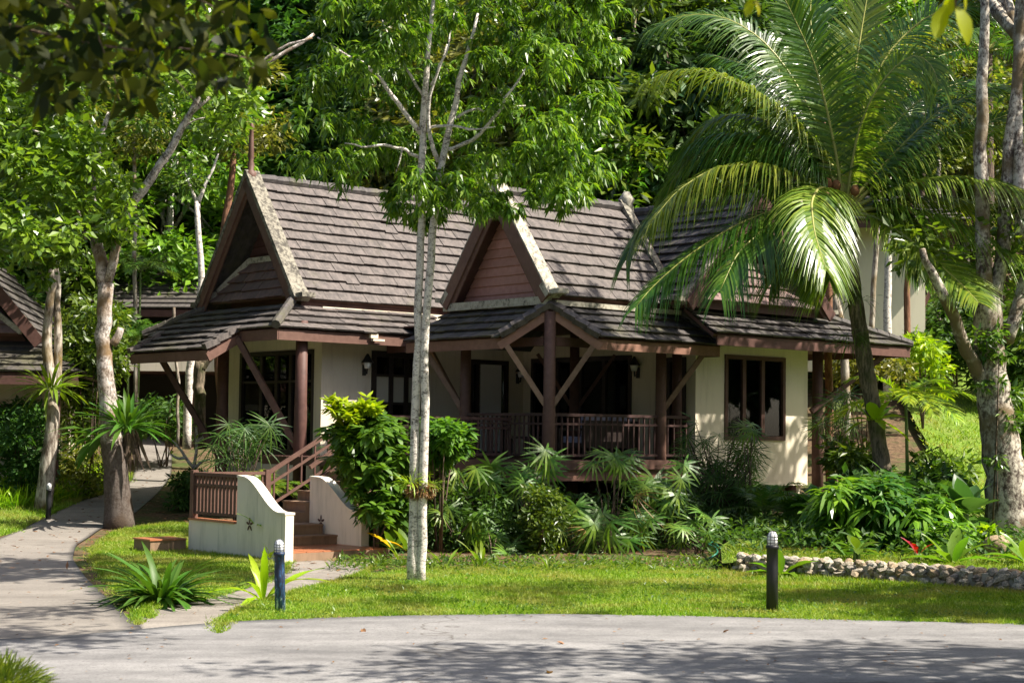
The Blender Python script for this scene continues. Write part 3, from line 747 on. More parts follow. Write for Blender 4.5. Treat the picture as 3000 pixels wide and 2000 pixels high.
# soffits
m = MB(); m.prism([(-.55, .55, 3.50), (-.55, 3.2, 3.50), (3.7, 3.2, 3.50), (3.7, -.5, 3.50), (.55, -.5, 3.50), (.0, .08, 3.52)], (0, 0, .02)); 
m = MB(); m.beam((-.02, .1, 3.56), (-.02, 4.9, 3.56), .1, .16); m.beam((.1, -.02, 3.56), (3.75, -.02, 3.56), .1, .16); m.build('roof_beam', M['redwood_dark'], house)
m = MB(); m.prism([(0.0, 0.06, 3.98), (.0, 4.9, 3.98), (3.72, 4.9, 3.98), (3.72, .06, 3.98)], (0, 0, .03)); m.build('porch_ceiling', M['redwood_dark'], house)
m = MB(); m.prism([(7.3, -.1, 3.74), (9.55, -.95, 3.74), (9.55, 6, 3.74), (7.3, 6, 3.74)], (0, 0, .02)); m.build('soffit', M['redwood_dark'], house)
trim([(-.06, -.02, 4.31), (-.06, 2.98, 4.31)], .16, .15, name='gable_sill'); trim([(.06, -.04, 4.27), (3.4, -.04, 4.27)], .12, .09, name='gable_sill')
# bargeboards with cream lichen caps
def gable(axis, c, mid, half, z0, z1, out, boardmat='redwood', capw=.30, capmat='cap'):
    """axis 'a': gable plane a=c, spread along b"""
    Pp = (lambda s, z, o=0: (c+o*out, mid+s, z)) if axis == 'a' else (lambda s, z, o=0: (mid+s, c+o*out, z))
    sl = Vector((0, half, z1-z0)).normalized()
    nz = half/math.hypot(half, z1-z0); ns = (z1-z0)/math.hypot(half, z1-z0)
    for sg in (-1, 1):
        upv = Vector(Pp(sg*ns, nz))-Vector(Pp(0, 0)); 
        m = MB(); m.beam(Pp(sg*(half+.03), z0-.12, .05), Pp(sg*.0, z1-.06, .05), .05, .24, upv); m.beam(Pp(sg*(half-.16), z0-.10, .012), Pp(sg*.0, z1-.28, .012), .03, .14, upv)
        m.build('bargeboard', M[boardmat], house)
        m = MB(); m.beam(Pp(sg*(half+.06), z0+.02, -.08), Pp(sg*-.02, z1+.16, -.08), capw, .085, upv)
        m.beam(Pp(sg*(half+.10), z0-.06, -.09), Pp(sg*(half-.08), z0+.16, -.09), capw*1.12, .12, upv)
        m.beam(Pp(sg*(half+.34), z0+.02, -.10), Pp(sg*(half+.02), z0+.0, -.10), capw*.9, .09)
        m.build('verge_cap', M[capmat], house)
gable('a', -2.25, 6.85, 1.82, 4.52, 7.05, -1, capw=.34, capmat='cap_dark')
gable('a', -.10, 1.45, 1.46, 4.45, 6.46, -1)
gable('a', 3.38, 1.45, 1.46, 4.45, 6.46, 1, capw=.2, capmat='cap_dark')
gable('b', -.76, 5.05, 2.15, 4.47, 6.62, -1, 'redwood_dark', capw=.16, capmat='cap_dark')  # wing caps use the darker colour in place of the palm's shade
def gable_boards(axis, c, mid, half, z0, z1, rows, mat, out):
    Pp = (lambda s, z, o=0: (c+o*out, mid+s, z)) if axis == 'a' else (lambda s, z, o=0: (mid+s, c+o*out, z))
    m = MB(); m.prism([Pp(-half, z0), Pp(half, z0), Pp(0, z1)], Vector(Pp(0, 0, -.05))-Vector(Pp(0, 0))); w = m.build('gable_wall', M[mat], house)
    h = (z1-z0)/rows
    for i in range(rows):
        za, zb = z0+i*h+.008, z0+(i+1)*h-.006; f = lambda z: half*(1-(z-z0)/(z1-z0))
        ha, hb = f(za), max(f(zb), .01)
        q = MB(); q.hexa([Pp(-ha, za, .002), Pp(ha, za, .002), Pp(ha, za, .036), Pp(-ha, za, .036), Pp(-hb, zb, .002), Pp(hb, zb, .002), Pp(hb, zb, .014), Pp(-hb, zb, .014)])
        q.build('gable_board', M[mat], w)
    return w
gable_boards('a', -1.55, 6.85, 1.8, 4.4, 6.9, 15, 'redwood_dark', -1)
gable_boards('a', .26, 1.45, 1.42, 4.34, 6.30, 11, 'gableboard', -1)
gable_boards('b', -.22, 5.05, 2.1, 4.45, 6.5, 12, 'redwood_dark', -1)
m = MB(); m.box(-1.66, 6.35, 5.95, -1.60, 6.9, 6.02); m.box(-1.66, 6.35, 6.28, -1.60, 6.9, 6.33)
for i in range(7): m.box(-1.65, 6.38+i*.08, 6.02, -1.61, 6.41+i*.08, 6.28)
m.build('louvre_vent', M['fascia'], house)
# ridge and hip caps
qc = MB(); qc.tube([(0, 0, 0), (.37, 0, .012)], [.095, .105], 8); cap_me = qc.mesh('ridge_cap', M['tile_dark'], False)
def caps(p, q, n, parent, sc=1.0):
    p = Vector(p); q = Vector(q); d = (q-p)/n; dn = d.normalized()
    sd = Vector((0, 0, 1)).cross(dn).normalized(); up = dn.cross(sd); p = p+up*.05; q = q+up*.05
    for i in range(n):
        o = p+d*i; k = d.length/.35
        mw = Matrix(((dn.x*k, sd.x*sc, up.x*sc, o.x), (dn.y*k, sd.y*sc, up.y*sc, o.y), (dn.z*k, sd.z*sc, up.z*sc, o.z), (0, 0, 0, 1)))
        part('ridge_cap', cap_me, parent, None, mw=mw)
caps((-2.0, 6.85, 7.03), (4.8, 6.85, 7.03), 18, main_roof); caps((.12, 1.45, 6.43), (3.3, 1.45, 6.43), 9, porch_roof); caps((5.05, -.6, 6.62), (5.05, 7, 6.62), 18, wing_roof)
caps((-3.2, 4.22, 3.83), (-2.22, 5.13, 4.41), 8, left_skirt, .95); caps((-3.15, 9.45, 3.83), (-2.2, 8.5, 4.39), 8, left_skirt, .9)
caps((9.65, -1.05, 3.85), (7.35, -.28, 4.40), 8, wing_skirt, .9); caps((3.97, -.66, 3.65), (3.45, .04, 4.25), 4, porch_skirt_r, .8)
# stepped verge tiles along the cut corners
def verge(p, q, n, w, h, parent, nrm):
    p = Vector(p); q = Vector(q); nv = Vector(nrm)
    for i in range(n):
        a = p+(q-p)*(i/n); b = p+(q-p)*((i+1.12)/n)
        m = MB(); m.beam(a+nv*.055, b+nv*.02, w, h, nv); m.build('verge_tile', M['tile'], parent)
verge((-.66, .62, 3.64), (-.03, -.0, 4.22), 4, .15, .11, porch_skirt_l, (-.5, -.2, .8)); verge((.62, -.66, 3.64), (-.0, -.03, 4.22), 4, .15, .11, porch_skirt_r, (-.2, -.5, .8))
verge((-3.88, 5.66, 3.42), (-3.14, 5.66, 3.84), 3, .16, .11, left_skirt, (-.45, 0, .85)); verge((-3.88, 8.69, 3.42), (-3.14, 8.69, 3.84), 3, .16, .11, left_skirt, (-.45, 0, .85))
# finials
m = MB(); m.lathe([(.13, 7.0), (.12, 7.18), (.06, 7.24), (.075, 7.36), (.05, 7.42), (.062, 7.5), (.05, 7.9), (.038, 8.08), (.055, 8.13), (.03, 8.2), (.006, 8.32)], 10, -2.2, 6.85); m.build('finial', M['redwood'], house, True)
m = MB(); m.lathe([(.13, 6.4), (.10, 6.6), (.12, 6.7), (.05, 6.85)], 8, -.05, 1.45); m.build('finial', M['cap'], house, True)
m = MB(); m.lathe([(.16, 6.38), (.13, 6.58), (.17, 6.66), (.06, 6.82)], 8, 3.4, 1.45); m.build('finial', M['cap'], house, True)
# railings
def railing(parent, p0, p1, h=.84, n=14, mat='rail', mid=True, bal=(.028, .028)):
    p0 = Vector(p0); p1 = Vector(p1); m = MB()
    up = Vector((0, 0, 1)); m.beam(p0+up*h, p1+up*h, .07, .055); m.beam(p0+up*.09, p1+up*.09, .05, .045)
    if mid: m.beam(p0+up*(h-.17), p1+up*(h-.17), .04, .04)
    r = m.build('railing', M[mat], parent); me = None
    d = p1-p0; ang = math.atan2(d.y, d.x)
    q = MB(); q.box(-bal[0]/2, -bal[1]/2, .1, bal[0]/2, bal[1]/2, h-.02); me = q.mesh('baluster', M[mat])
    for i in range(n): part('baluster', me, r, None, p0+d*((i+.5)/n), (0, 0, ang))
    return r
railing(house, (0, .1, ZF), (0, 2.32, ZF), n=17); railing(house, (.1, 0, ZF), (2.84, 0, ZF), n=19); railing(house, (3.05, 0, ZF), (3.75, 0, ZF), n=4)
railing(house, (-3.0, 1.0, ZF), (-.05, 1.0, ZF), .75, n=20)
# wall lamps
def wall_lamp(a, b, z, axis):
    o = (-1, 0) if axis == 'a' else (0, -1)
    m = MB(); m.tube([(a, b, z-.12), (a+o[0]*.12, b+o[1]*.12, z-.16), (a+o[0]*.14, b+o[1]*.14, z-.02)], .02, 6); m.lathe([(.04, z-.2), (.04, z+.02)], 8, a+o[0]*.03, b+o[1]*.03)
    m.lathe([(.13, z+.06), (.09, z+.12), (.02, z+.24)], 10, a+o[0]*.14, b+o[1]*.14); w = m.build('wall_lamp', M['black'], house)
    q = MB(); q.lathe([(.055, z-.06), (.085, z+.06)], 10, a+o[0]*.14, b+o[1]*.14); q.build('lamp_shade', M['lampglass'], w, True)
wall_lamp(-.58, 5.0, 3.2, 'b'); wall_lamp(3.77, 1.42, 3.22, 'a'); wall_lamp(3.58, 5.0, 3.15, 'b')
m = MB(); m.box(-1.0, 4.18, 3.72, -.82, 4.26, 3.8); m.box(-.98, 4.12, 3.66, -.7, 4.2, 3.70); m.build('floodlight', M['cream'], house)
# things inside and on the porch
c = thing('curtain', 'pale gathered curtain hanging inside the right wing window', 'curtain', tuple(HW(6.25, .12, 1.9)), HROT)
m = MB(); pts = []
for i in range(14):
    t = i/13; pts.append((t*.3, .03*math.sin(t*19)))
v = []; 
for z, w in ((1.55, 1), (.9, .72), (.45, .55), (0, .7)): v += [(.28-(.28-x)*w, y, z-.1) for x, y in pts]
fs = [(r*14+i, r*14+i+1, (r+1)*14+i+1, (r+1)*14+i) for r in range(3) for i in range(13)]
m.add(v, fs); m.build('cloth', M['curtain'], c, True)
c = thing('curtain', 'long pale curtain behind the glass door at the back of the porch', 'curtain', tuple(HW(2.5, 5.22, ZF)), HROT)
m = MB(); v = []
for z in (2.0, 0): v += [(i*.056, .02*math.sin(i*1.5), z) for i in range(15)]
m.add(v, [(i, i+1, 16+i, 15+i) for i in range(14)]); m.build('cloth', M['curtain'], c, True)
c = thing('vase', 'white round vase with a sprig on the sill inside the right wing window', 'vase', tuple(HW(6.15, .14, 1.78)), 0)
m = MB(); m.lathe([(.07, 0), (.13, .1), (.12, .2), (.06, .27), (.07, .3)], 12); m.build('pot', M['white'], c, True)
vv, ff = strips(np.tile([[0, 0, .28]], (14, 1)), _nrm(rdir(rng, 14)*.6+np.array([0, 0, 1.])), np.tile([[1., .3, 0]], (14, 1)), .35, .05, 3, .3).reshape(-1, 3), strip_faces(14, 3)
part('sprig', np_mesh('sprig', vv, ff, M['leaf_dark']), c)
for (a, b, w, lab) in ((3.98, 4.2, .45, 'pale curtain strip at the far end of the porch sliding door'), (3.98, 2.9, .3, 'narrow pale curtain strip in the middle of the porch sliding door')):
    c = thing('curtain', lab, 'curtain', tuple(HW(a, b, ZF)), HROT+math.pi/2); m = MB(); v = []
    for z in (2.05, 0): v += [(i*w/14, .02*math.sin(i*1.5), z) for i in range(15)]
    m.add(v, [(i, i+1, 16+i, 15+i) for i in range(14)]); m.build('cloth', M['curtain'], c, True)
def sofa(a, b, rz, label):
    t = thing('porch_sofa', label, 'sofa', tuple(HW(a, b, ZF)), HROT+rz)
    m = MB(); m.box(-.75, -.36, .22, .75, .36, .32); m.box(-.75, .30, .32, .75, .36, .75)
    for x in (-.72, .67): m.box(x, -.36, 0, x+.06, -.30, .55); m.box(x, .30, 0, x+.06, .36, .55); m.box(x, -.36, .55, x+.06, .36, .6)
    m.build('frame', M['frame'], t)
    for x in (-.66, .02): q = MB(); q.box(x, -.34, .32, x+.64, .28, .44); q.build('seat_cushion', M['cushion'], t); q = MB(); q.box(x, .16, .45, x+.62, .29, .82); q.build('back_cushion', M['cushion'], t)
sofa(2.0, .75, math.pi, 'dark wooden sofa with lavender cushions behind the front porch railing')
t = thing('porch_table', 'low dark table on the porch between the sofa and the posts', 'table', tuple(HW(1.0, 1.6, ZF)), HROT)
m = MB(); m.box(-.4, -.3, .38, .4, .3, .43); m.build('tabletop', M['frame'], t)
for x in (-.36, .30):
    for y in (-.26, .2): q = MB(); q.box(x, y, 0, x+.06, y+.06, .38); q.build('leg', M['frame'], t)

# ---------------------------------------------------------------- entrance stair
st = thing('entrance_stair', 'short stair with two curved cream side walls and terracotta landing', 'stair', (H0[0], H0[1], 0), HROT)
def scurve(b0, b1, zlo, zhi, n=14):
    out = []
    for i in range(n+1):
        t = i/n; s = t*t*(3-2*t); out.append((b0+(b1-b0)*t, zlo+(zhi-zlo)*s))
    return out
def stair_wall(a, th, bnear, blo, bhi, bfar, zlo, zhi, z0, far=None):
    prof = [(bnear, z0), (bnear, zlo)]+scurve(blo, bhi, zlo+.0, zhi)+[(bfar, zhi+.01), (bfar, z0)]
    m = MB(); m.prism([(a, b, z) for b, z in prof], (th, 0, 0)); w = m.build('side_wall', M['stairwall'], st)
    # rounded coping
    cp = [(bnear-.01, zlo+.012)]+[(b, z+.012) for b, z in scurve(blo, bhi, zlo, zhi)]+[(bfar, zhi+.02)]
    m = MB()
    for (b0, z0_), (b1, z1_) in zip(cp[:-1], cp[1:]): m.beam((a+th/2, b0, z0_), (a+th/2, b1, z1_), th+.03, .035)
    m.build('coping', M['stairwall'], w)
    return w
def flower(a, b, z, parent, out):
    m = MB()
    for k in range(5):
        t = math.pi/2+k*2*math.pi/5; cx, cz = b+.055*math.cos(t), z+.062*math.sin(t)
        poly = [(a, cx+.046*math.cos(q)*math.cos(t)-.018*math.sin(q)*math.sin(t), cz+.05*math.cos(q)*math.sin(t)+.02*math.sin(q)*math.cos(t)) for q in np.linspace(0, 2*math.pi, 9)[:-1]]
        m.prism(poly, (out*.004, 0, 0))
    m.build('flower_recess_shade', M['redwood_dark'], parent)  # dark petals on the wall face stand in for shaded recesses
wA = stair_wall(-6.42, .15, -1.15, -.98, .08, .24, .60, 1.12, -.4); wB = stair_wall(-4.52, .15, -.48, -.3, .78, 1.02, .55, 1.07, -.4)
flower(-4.522, .67, .36, wB, -1); flower(-6.422, -.15, .40, wA, -1)
m = MB(); m.box(-6.42, .242, -.4, -6.25, 1.72, .39); m.build('parapet', M['stairwall'], st)
m = MB(); m.box(-6.44, .30, .39, -6.23, 1.72, .42); m.build('parapet_top', M['terracotta'], st)
m = MB(); m.box(-6.268, -1.05, -.3, -4.372, .2, .0); m.build('landing', M['stepmat'], st)
tm = MB(); tm.box(0, 0, 0, .29, .29, .014); tile_me = tm.mesh('floor_tile', M['terracotta'])
land = st.children[-1]
for i in range(6):
    for j in range(4): part('floor_tile', tile_me, land, None, (-6.25+i*.31, -1.03+j*.305, .002))
def step(a0, a1, b0, b1, z0, z1, nose=0):
    m = MB(); m.box(a0, b0, z0, a1, b1, z1-.03); s = m.build('step', M['stepmat'], st)
    q = MB(); q.box(a0-(.02 if nose == 1 else 0), b0-(.02 if nose == 2 else 0), z1-.03, a1, b1, z1); q.build('tread', M['terracotta'] if False else M['stepmat'], s)
step(-6.26, -4.37, .2, 1.72, -.3, .165, 2); step(-6.26, -4.6, .5, 1.72, .165, .33, 2)
for i in range(6): step(-4.9+i*.30, -4.6+i*.30 if i < 5 else -3.0, 1.03, 1.72, .2, .33+.17*(i+1), 1)
m = MB(); m.box(-7.1, 1.75, -.3, -6.45, 2.3, .06); m.build('step', M['stepmat'], st); q = MB(); q.box(-7.12, 1.73, .06, -6.45, 2.32, .085); q.build('tread', M['terracotta'], st.children[-1])
# railings of the stair: wide slats on the parapet, bars along the flight
railing(st, (-6.34, .26, .42), (-6.34, 1.70, .42), .72, 13, 'redwood', True, (.075, .022))
railing(st, (-6.34, 1.70, .42), (-4.95, 1.70, .42), .72, 8, 'redwood', True, (.03, .03))
for bx in ((-6.39, 1.66, .42, -6.29, 1.76, 1.2), (-4.99, 1.65, .3, -4.89, 1.75, 1.2), (-3.05, 1.65, ZF-.1, -2.95, 1.75, ZF+.9)): m = MB(); m.box(*bx); m.build('newel', M['redwood'], st)
m = MB(); m.beam((-4.94, 1.70, 1.13), (-3.0, 1.70, 2.2), .07, .06); m.beam((-4.94, 1.70, .92), (-3.0, 1.70, 1.99), .04, .04); m.beam((-4.94, 1.70, .55), (-3.0, 1.70, 1.6), .04, .04)
m.beam((-4.5, 1.06, 1.25), (-3.0, 1.06, 2.15), .06, .06); m.beam((-4.5, 1.06, .95), (-3.0, 1.06, 1.8), .04, .04); hr = m.build('handrail', M['redwood'], st)
for i in range(7):
    t = (i+.5)/7; q = MB(); a = -4.94+1.94*t; z = 1.13+1.07*t; q.box(a-.014, 1.685, z-.55, a+.014, 1.715, z); q.build('baluster', M['redwood_dark'], hr)

# ================================================================== STREET FURNITURE, WALL, NEIGHBOURS
def bollard(u, v, top, label, mat, lean=0.0):
    b = G(u, v); y = b[1]; h = (v-top)*y/F_PX; s = h/.9
    t = thing('bollard_light', label, 'bollard light', tuple(b), 0, 'bollard lights along the road and path', rot=(0, lean, .3))
    m = MB(); m.lathe([(.066*s, -.05), (.064*s, .50*s), (.062*s, .52*s), (.064*s, .54*s), (.063*s, .70*s), (.072*s, .705*s), (.072*s, .735*s), (.06*s, .74*s)], 18); m.build('post', M[mat], t, True)
    q = MB(); q.lathe([(.057*s, .735*s), (.06*s, .80*s), (.058*s, .84*s), (.04*s, .878*s), (.01*s, .893*s)], 16); q.build('lamp', M['lampglass'], t, True)
    c = MB()
    for k in range(8):
        a = k*math.pi/4; r = .062*s; ca, sa = math.cos(a), math.sin(a)
        c.tube([(r*ca, r*sa, .73*s), (r*ca, r*sa, .83*s), (.045*s*ca, .045*s*sa, .878*s), (.004, .0, .90*s)], .0028*s, 4)
    for z in (.765, .80, .835): c.tube([(.0625*s*math.cos(x), .0625*s*math.sin(x), z*s) for x in np.linspace(0, 2*math.pi, 17)], .0028*s, 4, False)
    c.build('lamp_cage', M[mat], t)
    return t
bollard(821, 1795, 1580, 'leaning dark blue bollard light with flaking paint beside the stair walkway', 'navy', -.035)
bollard(2262, 1795, 1556, 'straight black bollard light with white lamp in front of the stone wall', 'black')
bollard(141, 1523, 1414, 'small far black bollard light at the grass edge of the garden path', 'black')

# rubble wall: every stone a piece
sw = thing('stone_wall', 'low rubble stone wall edging the raised bed by the lawn', 'wall', (WALL_A[0], WALL_A[1], gz(*WALL_A)))
wd = WALL_B-WALL_A; wl = np.linalg.norm(wd)+1.7; wu = wd/np.linalg.norm(wd); wn = np.array([wu[1], -wu[0]]) if wu[1]*wu[0] < 0 and False else np.array([-wu[1], wu[0]])
if wn[1] < 0: wn = -wn
core = MB(); last = None
def wpt(s, d, z):
    # the wall bows gently, ends curl backwards
    bend = .18*math.sin(s/wl*3.1); q = WALL_A+wu*s+wn*(d+bend+(.25*(1-s/.4)**2 if s < .4 else 0))
    return Vector((q[0]-WALL_A[0], q[1]-WALL_A[1], float(ground(q[0], q[1]))-gz(*WALL_A)+z))
for i in range(16):
    s0, s1 = wl*i/16, wl*(i+1)/16
    core.hexa([wpt(s0, .03, -.05), wpt(s1, .03, -.05), wpt(s1, .30, -.05), wpt(s0, .30, -.05), wpt(s0, .07, .21), wpt(s1, .07, .21), wpt(s1, .30, .23), wpt(s0, .30, .23)])
core.build('mortar_core', M['mortar'], sw)
def stone_mesh(r):
    m = MB(); seg = 6
    V = []; rr = [r.uniform(.75, 1.15) for _ in range(40)]
    V.append((0, 0, -.5))
    for lv, (z, q) in enumerate(((-.3, .42), (.05, .55), (.35, .4))):
        for k in range(seg):
            a = 2*math.pi*(k+.5*(lv % 2))/seg; w = q*rr[lv*seg+k]; V.append((w*math.cos(a), w*math.sin(a), z*rr[20+lv*6+k-6 if lv else 20+k]))
    V.append((0, 0, .5)); F = [(0, 1+(k+1) % seg, 1+k) for k in range(seg)]
    for lv in range(2):
        for k in range(seg):
            a, b = 1+lv*seg+k, 1+lv*seg+(k+1) % seg; c, d = a+seg, b+seg; F += [(a, b, d), (a, d, c)]
    F += [(len(V)-1, 1+2*seg+k, 1+2*seg+(k+1) % seg) for k in range(seg)]
    m.add(V, F); return m.mesh('stone', M['stone'], False)
rs = random.Random(3); stones = [stone_mesh(rs) for _ in range(9)]
for row, (z, dd) in enumerate(((.0, .02), (.07, .03), (.14, .05), (.20, .09))):
    s = .05+.04*row
    while s < wl:
        w = rs.uniform(.11, .27); h = rs.uniform(.075, .14)
        p = wpt(s+w/2, dd+rs.uniform(-.02, .03), z+rs.uniform(-.015, .02))
        part('stone', rs.choice(stones), sw, None, p, (rs.uniform(-.5, .5), rs.uniform(-.4, .4), rs.uniform(0, 6)), (w*1.05, rs.uniform(.11, .16), h*1.25)); s += w*.93
s = .1
while s < wl:
    p = wpt(s, .2, .235); part('stone', rs.choice(stones), sw, None, p, (rs.uniform(-.4, .4), rs.uniform(-.4, .4), rs.uniform(0, 6)), (rs.uniform(.12, .22), .15, .09)); s += .16

def boulder(u, v, w, h, label, mat='stone', bed=True):
    p = G(u, v, bed); s = p[1]/F_PX
    t = part('boulder', stones[int(u) % 9].copy(), None, None, (p[0], p[1], p[2]+h*s*.3), (.2, .1, u), (w*s*1.1, w*s*.9, h*s*1.3)); t.data.materials[0] = M[mat]
    mod = t.modifiers.new('round', 'SUBSURF'); mod.levels = 2; mod.render_levels = 2
    tag(t, label, 'boulder')
boulder(2925, 1632, 90, 75, 'round brown boulder beside the big mottled tree trunk', 'stone')
boulder(2030, 1500, 70, 50, 'small boulder half hidden behind the dark bamboo-like palm', 'stone', False)

def nb_house(name, label, ox, oy, oz, rz, build):
    h = thing(name, label, 'house', (ox, oy, oz), rz); build(h); return h
def nb_part(h, name, mat, fn): m = MB(); fn(m); return m.build(name, M[mat], h)
def tile_rows(h, E0, E1, T1, T0, rows, mat):
    E0, E1, T1, T0 = [Vector(p) for p in (E0, E1, T1, T0)]
    n = (E1-E0).cross(T0-E0).normalized()
    if n.z < 0: n = -n
    m = MB(); m.prism([E0-n*.08, E1-n*.08, T1-n*.08, T0-n*.08], n*.07); r = m.build('roof', M['redwood_dark'], h)
    for j in range(rows):
        a, b = j/rows, (j+1)/rows; q = MB()
        p0, p1, p2, p3 = E0+(T0-E0)*a, E1+(T1-E1)*a, E1+(T1-E1)*b, E0+(T0-E0)*b
        q.hexa([p0+n*.03, p1+n*.03, p2, p3, p0+n*.075, p1+n*.075, p2+n*.03, p3+n*.03]); q.build('tile_course', M[mat], r)
# left edge: gable end of the next bungalow
def nb1(h):
    nb_part(h, 'wall', 'cream', lambda m: (m.box(-6, 0, 3.0, 2.0, .2, 3.55), m.box(-6, 2.4, .6, 1.8, 2.6, 3.5), m.box(1.8, .2, .6, 2.0, 6, 3.55)))
    nb_part(h, 'door', 'frame', lambda m: m.box(-3.6, 2.3, .7, 1.2, 2.395, 2.9))
    tile_rows(h, (-6, -1.2, 3.55), (2.9, -1.2, 3.55), (2.0, -.1, 4.25), (-6, -.1, 4.25), 5, 'tile_dark')
    tile_rows(h, (2.9, -1.2, 3.55), (2.9, 7, 3.55), (2.0, 7, 4.25), (2.0, -.1, 4.25), 5, 'tile_dark')
    nb_part(h, 'fascia', 'redwood_dark', lambda m: m.box(-6, -1.2, 3.3, 2.9, -1.15, 3.5))
    nb_part(h, 'gable_wall', 'redwood_dark', lambda m: m.prism([(-2.6, -.1, 4.2), (1.7, -.1, 4.2), (-.4, -.1, 6.8)], (0, .1, 0)))
    tile_rows(h, (-2.3, -.55, 4.4), (1.5, -.55, 4.4), (.5, -.2, 5.2), (-1.4, -.2, 5.2), 4, 'tile_red')
    nb_part(h, 'trim', 'cap', lambda m: (m.beam((1.6, -.6, 4.45), (.5, -.25, 5.27), .1, .12), m.beam((-1.4, -.25, 5.27), (.5, -.25, 5.27), .1, .12)))
    for sg in (-1, 1):
        nb_part(h, 'bargeboard', 'redwood_dark', lambda m: m.beam((-.45+sg*2.45, -.7, 4.2), (-.45, -.7, 7.15), .06, .26, (sg*.77, 0, .64)))
        tile_rows(h, (-.45+sg*2.4, -.7, 4.3), (-.45+sg*2.4, 7, 4.3), (-.45, 7, 7.1), (-.45, -.7, 7.1), 12, 'tile_dark')
    for x in (-3, .2, 2.4): nb_part(h, 'post', 'redwood_dark', lambda m: m.lathe([(.1, 0), (.1, 3.4)], 10, x, -.9))
p1 = P(0, 1290, 36.0)
nb_house('neighbour_bungalow', 'dark roofed bungalow gable cut off at the edge beside the slender left tree', p1[0]-1.15, p1[1], gz(p1[0]-1, p1[1])-.85, rad(8), nb1)
t = thing('curved_wall', 'curved cream stair wall of the next bungalow behind the dark shrub', 'wall', tuple(G(35, 1445)), rad(25))
m = MB(); m.prism([(-.9, 0, -.3), (.35, 0, -.3), (.35, 0, .55)]+[(.35-1.0*i/8, 0, .55+.45*_sm(i/8)) for i in range(1, 9)]+[(-.9, 0, 1.0)], (0, .16, 0)); m.build('side_wall', M['stairwall'], t)
# house behind on the left: roof, dark veranda with pale parapet band on red posts
def nb2(h):
    tile_rows(h, (-4.5, -1.2, 3.4), (6.5, -1.2, 3.4), (5.5, 1.6, 4.7), (-3.5, 1.6, 4.7), 9, 'tile_dark')
    nb_part(h, 'wall', 'cream', lambda m: (m.box(-3, .6, 1.9, 6, .8, 3.9), m.box(2.2, -1.25, 1.75, 6, -.3, 2.95)))
    nb_part(h, 'fascia', 'redwood_dark', lambda m: m.box(-4.5, -1.2, 3.2, 6.5, -1.14, 3.38))
    nb_part(h, 'window', 'frame', lambda m: m.box(-1.5, .55, 2.2, .2, .598, 3.3)); nb_part(h, 'window', 'frame', lambda m: m.box(1.2, .55, 2.2, 2.6, .598, 3.3))
    nb_part(h, 'parapet', 'stairwall', lambda m: m.box(-4.2, -1.1, 1.75, 2.2, -.95, 2.15))
    nb_part(h, 'floor', 'redwood_dark', lambda m: m.box(-4.2, -.95, 1.7, 6, 4, 1.85))
    r = nb_part(h, 'railing', 'frame', lambda m: (m.box(-4.2, -1.05, 2.75, 2.2, -1.0, 2.82), m.box(-4.2, -1.05, 2.2, 2.2, -1.0, 2.26)))
    for i in range(34): nb_part(r, 'baluster', 'frame', lambda m: m.box(-4.1+i*.186, -1.04, 2.2, -4.06+i*.186, -1.01, 2.78))
    for x in (-3.9, -1.2, 1.2, 2.4, 4.5): nb_part(h, 'post', 'redwood', lambda m: m.lathe([(.12, -.6), (.12, 3.3)], 10, x, -.8))
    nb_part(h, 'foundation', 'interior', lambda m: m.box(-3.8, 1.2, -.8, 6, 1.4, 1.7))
p2 = P(470, 1240, 45.0)
nb_house('hillside_house', 'raised house with pale parapet veranda behind the left skirt roof', p2[0], p2[1], p2[2]-.35, rad(-6), nb2)
# house behind on the right: tall cream wall under a roof edge
def nb3(h):
    nb_part(h, 'wall', 'cream_far', lambda m: m.box(-5, 0, -1, 2.0, .25, 3.3))
    nb_part(h, 'wall', 'cream_far', lambda m: m.box(1.75, .25, -1, 2.0, 6, 3.3))
    tile_rows(h, (-6, -1.0, 3.15), (3.1, -1.0, 3.15), (2.0, .4, 4.0), (-5, .4, 4.0), 6, 'tile_dark')
    tile_rows(h, (3.1, -1.0, 3.15), (3.1, 6, 3.15), (2.0, 6, 4.0), (2.0, .4, 4.0), 6, 'tile_dark')
    nb_part(h, 'fascia', 'redwood_dark', lambda m: (m.box(-6, -1.0, 2.95, 3.1, -.95, 3.13), m.box(3.05, -.95, 2.95, 3.1, 6, 3.13)))
    nb_part(h, 'strut', 'redwood_dark', lambda m: m.beam((-.9, -.03, 1.6), (-.3, -.85, 3.05), .1, .1)); nb_part(h, 'strut', 'redwood_dark', lambda m: m.beam((2.0, .2, .9), (2.95, .2, 2.95), .1, .1))
p3 = P(2500, 985, 46.0)
nb_house('upper_house', 'cream walled house above the right wing roof behind the coconut palm', p3[0], p3[1], p3[2], rad(-3), nb3)

